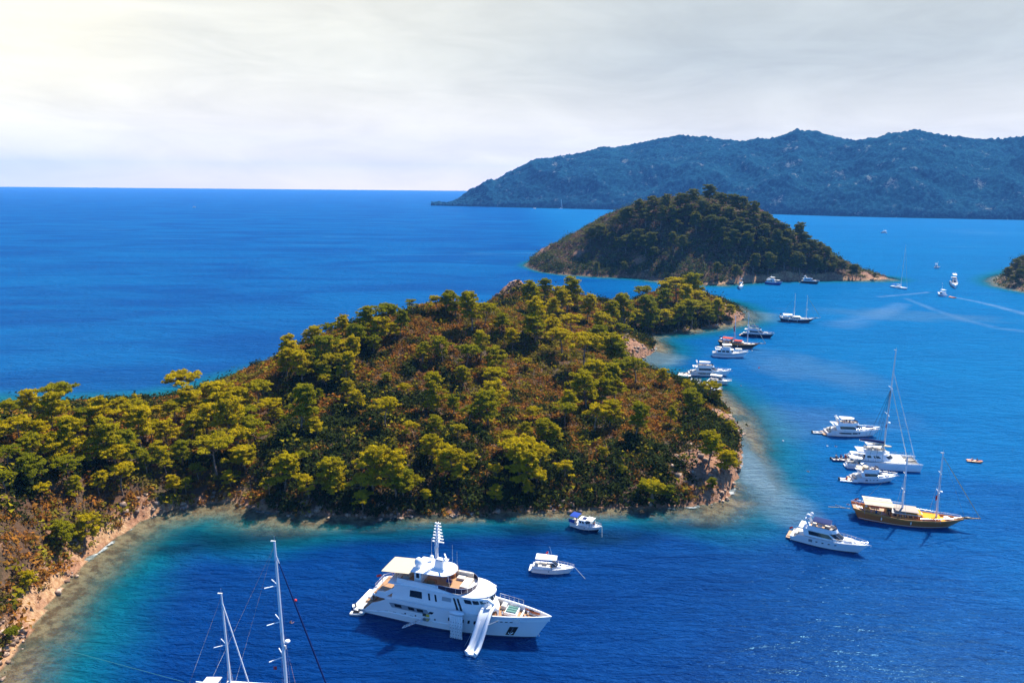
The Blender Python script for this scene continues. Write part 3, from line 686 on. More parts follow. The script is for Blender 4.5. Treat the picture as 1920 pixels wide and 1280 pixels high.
# shore boulders and rubble
def rocks(land, name, label, n_try, seed, lo, hi, smax):
    rg = np.random.default_rng(seed)
    x = rg.uniform(land.x0, land.x0+(land.nx-1)*land.step, n_try); y = rg.uniform(land.y0, land.y0+(land.ny-1)*land.step, n_try)
    D = land.h(x, y, land.D); rk = land.h(x, y, land.rk); Z = land.h(x, y)
    keep = (((D > lo) & (D < hi) & (fbm(x/10, y/10, 77) > -0.05)) | ((rk > 0.35) & (D > -2) & (rg.uniform(0, 1, n_try) < 0.35)))
    x, y, Z, D = x[keep], y[keep], Z[keep], D[keep]; n = len(x)
    base = np.array([(-1, -1, -1), (1, -1, -1), (1, 1, -1), (-1, 1, -1), (-1, -1, 1), (1, -1, 1), (1, 1, 1), (-1, 1, 1)], float)*0.6
    q = np.array([(3, 2, 1, 0), (4, 5, 6, 7), (0, 1, 5, 4), (1, 2, 6, 5), (2, 3, 7, 6), (3, 0, 4, 7)])
    s = np.minimum(rg.lognormal(-0.9, 0.55, n), smax)
    V = base[None]*(1+rg.uniform(-0.45, 0.35, (n, 8, 3)))*s[:, None, None]*np.array([1, 1, 0.7])
    a = rg.uniform(0, 6.28, n); c_, s_ = np.cos(a)[:, None], np.sin(a)[:, None]
    V = np.stack([V[..., 0]*c_-V[..., 1]*s_, V[..., 0]*s_+V[..., 1]*c_, V[..., 2]], -1)+np.stack([x, y, Z+0.1*s], -1)[:, None, :]
    F = (q[None]+8*np.arange(n)[:, None, None]).reshape(-1, 4)
    m, nt, out = nmat('shore_rock'); g = N(nt, 'ShaderNodeNewGeometry')
    b = noise(nt, g.outputs['Position'], 0.6, 4); b2 = noise(nt, g.outputs['Position'], 3, 4)
    cc = mixc(nt, sstep(nt, b, 0.35, 0.65), (0.16, 0.085, 0.05), (0.46, 0.33, 0.24)); cc = mixc(nt, sstep(nt, b2, 0.5, 0.7), cc, (0.10, 0.07, 0.05))
    bs = N(nt, 'ShaderNodeBsdfPrincipled'); nt.links.new(cc, bs.inputs['Base Color']); bs.inputs['Roughness'].default_value = 0.9; nt.links.new(bs.outputs[0], out.inputs[0])
    o = link(name, np_mesh(name, V.reshape(-1, 3), F, m)); tag(o, label, 'rocks', kind='stuff')
rocks(MAIN, 'shore_rocks', 'loose tan stones along the shore of the near peninsula', 200000, 4, -1.0, 3.0, 1.3)
rocks(ISL, 'island_shore_rocks', 'dark boulders along the shore of the far island', 26000, 5, -1.0, 5.0, 2.2)

# ------------------------------------------------------------------ boat kit
_M = {}
def mat(name, col, rough=0.4, spec=0.5, var=0.08, scale=1.5, metal=0.0, trans=0.0):
    if name in _M: return _M[name]
    m, nt, out = nmat(name); g = N(nt, 'ShaderNodeTexCoord')
    a = noise(nt, g.outputs['Object'], scale, 4, 0.6)
    c = mixc(nt, a, tuple(x*(1-var) for x in col), tuple(min(1, x*(1+var)) for x in col))
    bs = N(nt, 'ShaderNodeBsdfPrincipled'); nt.links.new(c, bs.inputs['Base Color']); bs.inputs['Roughness'].default_value = rough
    bs.inputs['Specular IOR Level'].default_value = spec; bs.inputs['Metallic'].default_value = metal
    if trans:
        t = N(nt, 'ShaderNodeBsdfTranslucent'); nt.links.new(c, t.inputs[0]); mx = N(nt, 'ShaderNodeMixShader'); mx.inputs[0].default_value = trans
        nt.links.new(bs.outputs[0], mx.inputs[1]); nt.links.new(t.outputs[0], mx.inputs[2]); nt.links.new(mx.outputs[0], out.inputs[0])
    else: nt.links.new(bs.outputs[0], out.inputs[0])
    _M[name] = m; return m
def plank_mat(name, ca, cb, w=0.12):
    if name in _M: return _M[name]
    m, nt, out = nmat(name); g = N(nt, 'ShaderNodeTexCoord')
    s = N(nt, 'ShaderNodeSeparateXYZ'); nt.links.new(g.outputs['Object'], s.inputs[0])
    f = mth(nt, 'FRACT', mth(nt, 'DIVIDE', mth(nt, 'ADD', s.outputs[1], s.outputs[2]), w))
    a = noise(nt, g.outputs['Object'], 1.2, 4)
    c = mixc(nt, a, ca, cb); c = mixc(nt, sstep(nt, f, 0.0, 0.12, 0.6, 0.0), c, (0.03, 0.02, 0.012))
    bs = N(nt, 'ShaderNodeBsdfPrincipled'); nt.links.new(c, bs.inputs['Base Color']); bs.inputs['Roughness'].default_value = 0.5
    nt.links.new(bs.outputs[0], out.inputs[0]); _M[name] = m; return m
WHITE = mat('white_gelcoat', (0.82, 0.83, 0.84), 0.22, 0.5, 0.03)
DWHITE = mat('deck_white', (0.74, 0.73, 0.70), 0.6, 0.3, 0.05)
GREYW = mat('grey_white_deck', (0.58, 0.58, 0.57), 0.6, 0.3, 0.05)
GLASS = mat('dark_glass', (0.012, 0.016, 0.024), 0.08, 0.6, 0.2)
BLACK = mat('black_rubber', (0.015, 0.015, 0.018), 0.5)
STEEL = mat('polished_steel', (0.62, 0.63, 0.65), 0.25, 0.5, 0.05, 2, 0.8)
TEAK = plank_mat('teak_deck', (0.33, 0.17, 0.075), (0.46, 0.26, 0.13))
NAVY = mat('navy_paint', (0.006, 0.012, 0.045), 0.2)
NAVYC = mat('navy_canvas', (0.003, 0.018, 0.10), 0.8, 0.2, 0.15)
BLUEC = mat('blue_canvas', (0.01, 0.05, 0.30), 0.8, 0.2, 0.12)
REDC = mat('red_canvas', (0.42, 0.05, 0.03), 0.8, 0.2, 0.12)
CREAM = mat('cream_canvas', (0.66, 0.56, 0.40), 0.8, 0.2, 0.06, 1.5, 0, 0.15)
WCANV = mat('white_canvas', (0.80, 0.78, 0.72), 0.8, 0.2, 0.05)
CUSH = mat('cushion_cream', (0.62, 0.56, 0.48), 0.8, 0.2)
CUSHG = mat('cushion_green', (0.10, 0.22, 0.20), 0.8, 0.2)
CUSHO = mat('cushion_tan', (0.40, 0.17, 0.07), 0.8, 0.2)
ORANGE = mat('orange_plastic', (0.75, 0.16, 0.02), 0.4)
YELLOW = mat('yellow_plastic', (0.70, 0.50, 0.04), 0.5)
GTAN = mat('grey_tan_canvas', (0.36, 0.30, 0.25), 0.8)
YELC = mat('ochre_canvas', (0.75, 0.33, 0.015), 0.8, 0.2, 0.1)
RED = mat('red_cloth', (0.55, 0.02, 0.02), 0.8)
HWOOD = plank_mat('varnished_hull', (0.40, 0.095, 0.014), (0.55, 0.17, 0.026), 0.18)
BWOOD = plank_mat('varnished_trim', (0.50, 0.20, 0.035), (0.62, 0.28, 0.06), 0.3)
DWOOD = mat('dark_hull', (0.035, 0.018, 0.016), 0.35)
PVC = mat('white_pvc', (0.80, 0.82, 0.84), 0.45)
GREYP = mat('grey_rubber', (0.35, 0.37, 0.40), 0.5)
ROPE = mat('rope', (0.40, 0.42, 0.42), 0.8)
SKIN = mat('skin', (0.42, 0.20, 0.12), 0.6)
HAIR = mat('hair', (0.03, 0.018, 0.012), 0.7)
ANTI = mat('bottom_paint', (0.02, 0.04, 0.12), 0.6)
REDB = mat('red_bottom_paint', (0.22, 0.025, 0.02), 0.6)
SPAR = mat('white_spar', (0.80, 0.81, 0.82), 0.3)
TINT = mat('tinted_screen', (0.055, 0.03, 0.05), 0.15)

class MB:
    def __init__(s): s.v = []; s.f = []; s.m = []
    def add(s, V, F, m=0):
        o = len(s.v); s.v += [tuple(p) for p in V]; s.f += [tuple(a+o for a in f) for f in F]; s.m += [m]*len(F); return s
    def box(s, c, d, rz=0.0, m=0, ry=0.0, top=1.0):
        hx, hy, hz = d[0]/2, d[1]/2, d[2]/2; Mx = Matrix.Rotation(rz, 3, 'Z') @ Matrix.Rotation(ry, 3, 'Y')
        V = []
        for z in (-1, 1):
            k = top if z > 0 else 1
            for x, y in ((-1, -1), (1, -1), (1, 1), (-1, 1)):
                V.append(Vector(c)+Mx @ Vector((x*hx*k, y*hy*k, z*hz)))
        return s.add(V, [(3, 2, 1, 0), (4, 5, 6, 7), (0, 1, 5, 4), (1, 2, 6, 5), (2, 3, 7, 6), (3, 0, 4, 7)], m)
    def tube(s, pts, r, n=6, m=0, caps=True):
        rs = r if isinstance(r, (list, tuple)) else [r]*len(pts)
        V, F = tube_arrays([tuple(p) for p in pts], rs, n)
        if caps: F = F+[tuple(range(n))[::-1], tuple(range((len(pts)-1)*n, len(pts)*n))]
        return s.add(V, F, m)
    def ell(s, c, r, n=12, m=0, zmin=-1.0):
        V = []; F = []; k = n//2+1
        for i in range(k):
            ph = -math.pi/2+math.pi*i/(k-1)
            for j in range(n):
                t = 2*math.pi*j/n; V.append((c[0]+r[0]*math.cos(ph)*math.cos(t), c[1]+r[1]*math.cos(ph)*math.sin(t), c[2]+r[2]*max(zmin, math.sin(ph))))
        for i in range(k-1):
            for j in range(n): F.append((i*n+j, i*n+(j+1) % n, (i+1)*n+(j+1) % n, (i+1)*n+j))
        return s.add(V, F, m)
    def rows(s, rows, m=0, close=False):
        n = len(rows[0]); V = [p for r_ in rows for p in r_]; F = []
        for i in range(len(rows)-1):
            for j in range(n if close else n-1):
                F.append((i*n+j, i*n+(j+1) % n, (i+1)*n+(j+1) % n, (i+1)*n+j))
        return s.add(V, F, m)
    def sheet(s, rows, th=0.05, m=0):
        """a curved sheet with real thickness"""
        n = len(rows[0]); k = len(rows); V = [p for r_ in rows for p in r_]+[(p[0], p[1], p[2]-th) for r_ in rows for p in r_]; F = []; o = n*k
        for i in range(k-1):
            for j in range(n-1):
                a, b, c, d = i*n+j, i*n+j+1, (i+1)*n+j+1, (i+1)*n+j
                F += [(a, b, c, d), (d+o, c+o, b+o, a+o)]
        for i in range(k-1):
            for j in (0, n-1): F.append((i*n+j, (i+1)*n+j, (i+1)*n+j+o, i*n+j+o))
        for j in range(n-1):
            for i in (0, k-1): F.append((i*n+j, i*n+j+1, i*n+j+1+o, i*n+j+o))
        return s.add(V, F, m)
    def build(s, name, mats, parent=None, smooth=35):
        me = bpy.data.meshes.new(name); me.from_pydata(s.v, [], s.f)
        for m_ in (mats if isinstance(mats, (list, tuple)) else [mats]): me.materials.append(m_)
        me.polygons.foreach_set('material_index', s.m)
        if smooth:
            me.polygons.foreach_set('use_smooth', [True]*len(me.polygons)); me.update(calc_edges=True)
            try: me.set_sharp_from_angle(angle=R(smooth))
            except Exception: pass
        me.update(); return link(name, me, parent)

class Hull:
    """loft: x stern -> bow, deck edge at the sheer line, flared topsides, raked stem"""
    def __init__(s, L, B, sheer, draft=0.8, rake=1.5, transom=0.8, full=0.45, pw=2.2, flare=0.30, wl=0.92, srake=0.0):
        s.L, s.B, s.sh, s.draft, s.rake, s.tr, s.full, s.pw, s.fl, s.wl, s.sr = L, B, sheer, draft, rake, transom, full, pw, flare, wl, srake
    def z(s, t): return float(np.interp(t, [a for a, b in s.sh], [b for a, b in s.sh]))
    def hb(s, t):
        if t < s.full: u = t/s.full; return s.B/2*(s.tr+(1-s.tr)*(1-(1-u)**2))
        u = (t-s.full)/(1-s.full); return s.B/2*max(0.0, 1-u**s.pw)**0.85
    def pt(s, t, f, side=1, off=0.0):
        """f 0 waterline .. 1 sheer"""
        hz = s.z(t); z = hz*f; d = s.hb(t); w = d*s.wl*(1-s.fl*t**3)
        y = w+(d-w)*(f**1.6 if f > 0 else 0); x = -s.L/2+t*(s.L-s.rake)+s.rake*(t**3)*max(f, -0.4)-s.sr*(1-t)**6*f
        if f < 0: y = w*(1+f*0.9)*1.0; z = s.draft*f
        return (x, side*(y+off), z)
    def ts(s, n=26): return [1-(1-i/n)**1.35 for i in range(n+1)]
    def build(s, parent, mats, boot=0.0, bulwark=0.4, deckmat=None, name='hull', stripe=None, deck_t=(0.02, 0.975), cap=0.16):
        mb = MB(); fr = [-1.0, -0.5, 0.0, 0.06, 0.2, 0.4, 0.6, 0.8, 0.92, 1.0]
        rows = []
        for t in s.ts(): rows.append([s.pt(t, f, 1) for f in fr[::-1]]+[s.pt(t, f, -1) for f in fr])
        n = len(fr)
        for i in range(len(rows)-1):
            for j in range(2*n-1):
                if j == n-1: k = 1
                else:
                    jj = j if j < n else 2*n-2-j          # 0 near sheer ... n-1 keel
                    fi = n-2-jj if j < n else n-2-jj
                    k = 1 if fi < 3 else 0
                    if stripe is not None and fi >= n-2-stripe+0: k = 2
                o = len(mb.v); mb.v += [rows[i][j], rows[i][j+1], rows[i+1][j+1], rows[i+1][j]]; mb.f.append((o, o+1, o+2, o+3)); mb.m.append(k)
        tr = [s.pt(0, f, 1) for f in fr[::-1]]+[s.pt(0, f, -1) for f in fr]
        mb.add(tr, [tuple(range(len(tr)))], 0)
        # bulwark top and inner face
        ts = s.ts(); inr = lambda t, zz, side: (min(s.pt(t, 1)[0], s.pt(1, 1)[0]-cap*1.5), side*max(0.0, s.pt(t, 1)[1]-cap), zz)
        for side in (1, -1):
            A = [s.pt(t, 1, side) for t in ts]; Bm = [inr(t, s.z(t), side) for t in ts]; C_ = [inr(t, s.z(t)-bulwark, side) for t in ts]
            mb.rows([A, Bm, C_], 0)
        mb.merge = True
        o = mb.build(name, mats, parent)
        dm = MB(); D = []
        for t in ts:
            a = inr(t, s.z(t)-bulwark, 1); b = inr(t, s.z(t)-bulwark, -1); D.append([a, (a[0], 0, a[2]+0.04), b])
        dm.rows(D); dk = dm.build('deck', deckmat or DWHITE, parent)
        # transom inner
        return o
def weld(o, d=0.001):
    import bmesh
    b = bmesh.new(); b.from_mesh(o.data); bmesh.ops.remove_doubles(b, verts=b.verts, dist=d); bmesh.ops.recalc_face_normals(b, faces=b.faces); b.to_mesh(o.data); b.free()
    o.data.set_sharp_from_angle(angle=R(32))

class House:
    """superstructure: rounded front, sloping ends, sides leaning in. u 0 aft corner .. 1 front centre, t 0 base .. 1 top"""
    def __init__(s, x0, x1, w, z0, z1, aft=0.2, fwd=1.0, tum=0.08, nose=1.5, taper=0.0, power=1.0, z1f=None, wf=None):
        s.__dict__.update(x0=x0, x1=x1, w=w, z0=z0, z1=z1, aft=aft, fwd=fwd, tum=tum, nose=nose, taper=taper, a=0.6, power=power, z1f=z1 if z1f is None else z1f)
    def pt(s, u, t, side=1, off=0.0):
        xa = s.x0+s.aft*t; xb = s.x1-s.fwd*t; hw = s.w/2*(1-s.tum*t); nx = s.nose
        if u <= s.a:
            q = u/s.a; x = xa+(xb-nx-xa)*q; y = hw*(1-s.taper*q*q); y += off
        else:
            th = (u-s.a)/(1-s.a)*math.pi/2; x = xb-nx+(nx+off)*math.sin(th)**s.power; y = (hw*(1-s.taper)+off)*math.cos(th)
        fx = (x-s.x0)/(s.x1-s.x0)
        z = s.z0+(s.z1+(s.z1f-s.z1)*max(0, min(1, fx))-s.z0)*t
        return (x, side*y, z)
    def solid(s, mb, m=0, over=0.0, topm=None, camber=0.06):
        us = [i/10*s.a for i in range(11)]+[s.a+(1-s.a)*i/8 for i in range(1, 9)]
        rows = []
        for t in (0, 0.33, 0.66, 1.0): rows.append([s.pt(u, t, 1) for u in us]+[s.pt(u, t, -1) for u in us[::-1]][1:])
        mb.rows(rows, m, True)
        r = [[s.pt(u, 1, 1), (s.pt(u, 1, 1)[0], 0, s.pt(u, 1, 1)[2]+camber), s.pt(u, 1, -1)] for u in us]
        mb.rows(r, m if topm is None else topm); return s
    def roof(s, mb, th=0.12, over=0.25, m=0, x_aft=0.0, x_fwd=0.0, camber=0.10, u0=0.0):
        us = [u0+(s.a-u0)*i/10 for i in range(11)]+[s.a+(1-s.a)*i/8 for i in range(1, 9)]
        rows = []
        for u in us:
            p = list(s.pt(u, 1, 1, over)); k = (u-u0)/(1-u0); p[0] += x_fwd*k-x_aft*(1-k)
            y = p[1]; rows.append([(p[0], y, p[2]), (p[0], y, p[2]+th*0.8), (p[0], y*0.5, p[2]+th+camber*0.7), (p[0], 0, p[2]+th+camber), (p[0], -y*0.5, p[2]+th+camber*0.7), (p[0], -y, p[2]+th*0.8), (p[0], -y, p[2])])
        mb.rows(rows, m, True); mb.add(rows[0], [(0, 1, 2, 3, 4, 5, 6)], m); return s
    def win(s, mb, u0, u1, t0, t1, side=1, m=0, off=0.03, slant=0.0, n=8):
        rows = []
        for i in range(n+1):
            u = u0+(u1-u0)*i/n
            rows.append([s.pt(min(1, max(0, u)), t0, side, off), s.pt(min(1, max(0, u+slant)), t1, side, off)])
        mb.rows(rows, m); return s

def boat(name, label, cat, stern, bow, rake=1.5, group=None, z=0.0, L=None):
    """place a boat with its waterline ends at two points of the sea; returns root and overall length"""
    a = Vector((*G(*stern), 0)); b = Vector((*G(*bow), 0)); d = b-a; wl = d.length; LL = L or wl+rake
    r_ = bpy.data.objects.new(name, None); COL.objects.link(r_); r_.empty_display_size = 1
    mid = (a+b)/2+d.normalized()*(rake/2)
    r_.location = (mid.x, mid.y, z); r_.rotation_euler = (0, 0, math.atan2(d.y, d.x))
    tag(r_, label, cat, group); return r_, LL
def settle(r, B):
    if abs(math.cos(r.rotation_euler.z)) > .5: r.location = r.location+Vector((-math.sin(r.rotation_euler.z), math.cos(r.rotation_euler.z), 0))*B*.38
def one(parent, name, m, fn, smooth=35):
    mb = MB(); fn(mb); return mb.build(name, m, parent, smooth)
def rail(parent, h, t0, t1, hgt=0.8, n=8, r=0.03, inset=0.12, m=None, sides=(1, -1), around=False, name='rail', mid=True):
    mb = MB()
    tops = []
    for side in sides:
        P = []
        for i in range(n+1):
            t = t0+(t1-t0)*i/n; p = h.pt(t, 1, side); q = (p[0], side*max(0.04, abs(p[1])-inset), p[2]); P.append((q[0], q[1], q[2]+hgt))
            mb.tube([q, (q[0], q[1], q[2]+hgt)], r*0.8, 4)
        mb.tube(P, r, 5)
        if mid: mb.tube([(p[0], p[1], p[2]-hgt*0.45) for p in P], r*0.6, 4)
        tops.append(P)
    if around and len(tops) == 2: mb.tube([tops[0][-1], tops[1][-1]], r, 5)
    return mb.build(name, m or STEEL, parent)
def fenders(parent, h, ts, side=-1, m=None, s=1.0):
    for t in ts:
        p = h.pt(t, 0.55, side, 0.16*s); mb = MB()
        mb.ell((p[0], p[1], p[2]), (0.16*s, 0.16*s, 0.42*s), 8); mb.tube([(p[0], p[1], p[2]+0.4*s), (h.pt(t, 1, side)[0], h.pt(t, 1, side)[1], h.z(t))], 0.02, 4)
        mb.build('fender', m or WCANV, parent)
def flag(parent, p, hgt=1.2, m=None, w=0.7):
    o = one(parent, 'flagpole', STEEL, lambda mb: mb.tube([p, (p[0]-0.15, p[1], p[2]+hgt)], 0.025, 5))
    def f(mb):
        rows = []
        for i in range(5):
            x = p[0]-0.15-w*i/4; y = p[1]+0.10*math.sin(i*1.6)
            rows.append([(x, y, p[2]+hgt-0.04-0.08*i), (x, y+0.03, p[2]+hgt-0.5-0.09*i)])
        mb.sheet([[a, b] for a, b in rows], 0.012)
    mb = MB(); f(mb); mb.build('flag', m or RED, o); return o
def canopy(parent, x0, x1, w, z, arch=0.18, m=None, posts=True, zb=None, name='canopy', th=0.05, sag=0.0, wf=None, pr=0.03):
    def f(mb):
        rows = []
        for i in range(7):
            q = i/6; x = x0+(x1-x0)*q; ww = w+((wf if wf else w)-w)*q
            rows.append([(x, ww/2*math.sin(a), z+arch*math.cos(a*1.0)-arch*0.3+sag*q) for a in np.linspace(-math.pi/2, math.pi/2, 9)])
        mb.sheet(rows, th)
    o = one(parent, name, m or WCANV, f)
    if posts:
        zb = z-1.8 if zb is None else zb
        for x in (x0+0.15, (x0+x1)/2, x1-0.15):
            zt = z-arch*0.2+sag*(x-x0)/(x1-x0); one(parent, 'canopy_hoop', STEEL, lambda mb: mb.tube([(x, -(w/2-0.08), zb), (x, -(w/2-0.08), zt), (x, 0, zt+arch*.55), (x, w/2-0.08, zt), (x, w/2-0.08, zb)], pr, 5))
    return o
def radar_arch(parent, x, w, z0, z1, back=0.8, m=None):
    def f(mb):
        for sd_ in (1, -1):
            mb.box((x-back*0.5, sd_*w/2, (z0+z1)/2), (0.45, 0.10, (z1-z0)*1.15), 0, 0, -math.atan2(back, z1-z0)*1.0)
        mb.box((x-back, 0, z1), (0.6, w+0.1, 0.12))
    o = one(parent, 'radar_arch', m or WHITE, f)
    one(o, 'radar_dome', WHITE, lambda mb: mb.ell((x-back, w*0.22, z1+0.32), (0.30, 0.30, 0.26)))
    one(o, 'scanner', WHITE, lambda mb: (mb.tube([(x-back, -w*0.15, z1), (x-back, -w*0.15, z1+0.35)], 0.07), mb.box((x-back, -w*0.15, z1+0.40), (0.12, 1.1, 0.08))))
    return o

# people: one continuous skinned body each, clothes as children
def person(label, loc, pose='stand', rz=0.0, shirt=None, shorts=None, s=1.0, group=None, dz=0.0):
    J = {'pel': (0, 0, 0.92), 'che': (0, 0, 1.28), 'nek': (0, 0, 1.48), 'hed': (0.02, 0, 1.62), 'top': (0.01, 0, 1.72)}
    for q, sg in (('l', 1), ('r', -1)):
        J['hip'+q] = (0, 0.10*sg, 0.88); J['kne'+q] = (0.03, 0.11*sg, 0.48); J['ank'+q] = (0, 0.12*sg, 0.07); J['toe'+q] = (0.16, 0.13*sg, 0.03)
        J['sho'+q] = (0, 0.19*sg, 1.40); J['elb'+q] = (-0.02, 0.25*sg, 1.12); J['wri'+q] = (0.08, 0.25*sg, 0.88); J['han'+q] = (0.11, 0.24*sg, 0.78)
    if pose in ('sit', 'paddle', 'lounge'):
        for q, sg in (('l', 1), ('r', -1)):
            J['kne'+q] = (0.42, 0.13*sg, 0.95); J['ank'+q] = (0.48, 0.13*sg, 0.52); J['toe'+q] = (0.64, 0.14*sg, 0.50); J['elb'+q] = (0.10, 0.25*sg, 1.14); J['wri'+q] = (0.32, 0.20*sg, 1.06); J['han'+q] = (0.41, 0.17*sg, 1.05)
        if pose != 'sit':
            for q, sg in (('l', 1), ('r', -1)): J['kne'+q] = (0.42, 0.16*sg, 1.10); J['ank'+q] = (0.80, 0.14*sg, 0.88); J['toe'+q] = (0.86, 0.14*sg, 1.02)
    if pose == 'walk':
        J['knel'] = (0.16, 0.11, 0.50); J['ankl'] = (0.14, 0.11, 0.08); J['toel'] = (0.30, 0.11, 0.05); J['kner'] = (-0.06, -0.11, 0.48); J['ankr'] = (-0.26, -0.11, 0.12); J['toer'] = (-0.12, -0.11, 0.03)
    if pose == 'swim':
        J = {k: (v[0], v[1], v[2]-1.38) for k, v in J.items()}
        for q, sg in (('l', 1), ('r', -1)): J['elb'+q] = (0.20, 0.34*sg, 0.0); J['wri'+q] = (0.45, 0.30*sg, 0.02); J['han'+q] = (0.55, 0.28*sg, 0.02)
    RD = dict(pel=.15, che=.16, nek=.06, hed=.10, top=.085, hip=.10, kne=.065, ank=.045, toe=.04, sho=.075, elb=.05, wri=.035, han=.04)
    ks = list(J); V = [J[k] for k in ks]
    E = [('pel', 'che'), ('che', 'nek'), ('nek', 'hed'), ('hed', 'top')]
    for q in 'lr': E += [('pel', 'hip'+q), ('hip'+q, 'kne'+q), ('kne'+q, 'ank'+q), ('ank'+q, 'toe'+q), ('che', 'sho'+q), ('sho'+q, 'elb'+q), ('elb'+q, 'wri'+q), ('wri'+q, 'han'+q)]
    me = bpy.data.meshes.new('person'); me.from_pydata(V, [(ks.index(a), ks.index(b)) for a, b in E], []); me.materials.append(SKIN)
    o = link('person', me); md = o.modifiers.new('skin', 'SKIN'); sv = me.skin_vertices[0].data
    for i, k in enumerate(ks): r_ = RD[k[:3]]; sv[i].radius = (r_, r_); sv[i].use_root = (k == 'pel')
    ss = o.modifiers.new('sub', 'SUBSURF'); ss.levels = 1; ss.render_levels = 1
    low = {'sit': -0.80, 'paddle': -0.80, 'lounge': -0.80}.get(pose, 0)
    o.location = (loc[0], loc[1], loc[2]+(low*s)+dz); o.rotation_euler = (0, 0, rz); o.scale = (s, s, s)
    h = J['hed']; one(o, 'hair', HAIR, lambda mb: mb.ell((h[0]-0.03, 0, h[2]+0.06), (0.115, 0.11, 0.115)))
    if shirt is not None:
        p, c = J['pel'], J['che']
        one(o, 'shirt', shirt, lambda mb: mb.tube([(p[0], p[1], p[2]+0.02), (c[0], c[1], c[2]-0.1), (c[0], c[1], c[2]+0.10), (c[0], c[1], c[2]+0.17)], [0.185, 0.20, 0.21, 0.11], 10))
    if shorts is not None and pose != 'swim':
        def f(mb):
            mb.tube([(0, 0, J['pel'][2]-0.12), (0, 0, J['pel'][2]+0.06)], [0.19, 0.18], 10)
            for q in 'lr':
                a, b = Vector(J['hip'+q]), Vector(J['kne'+q]); mb.tube([a, a.lerp(b, 0.6)], [0.12, 0.105], 8)
        one(o, 'shorts', shorts, f)
    tag(o, label, 'person', group); return o
def local(root, p):
    m = Matrix.Translation(root.location) @ root.rotation_euler.to_matrix().to_4x4()
    return tuple(m @ Vector(p))

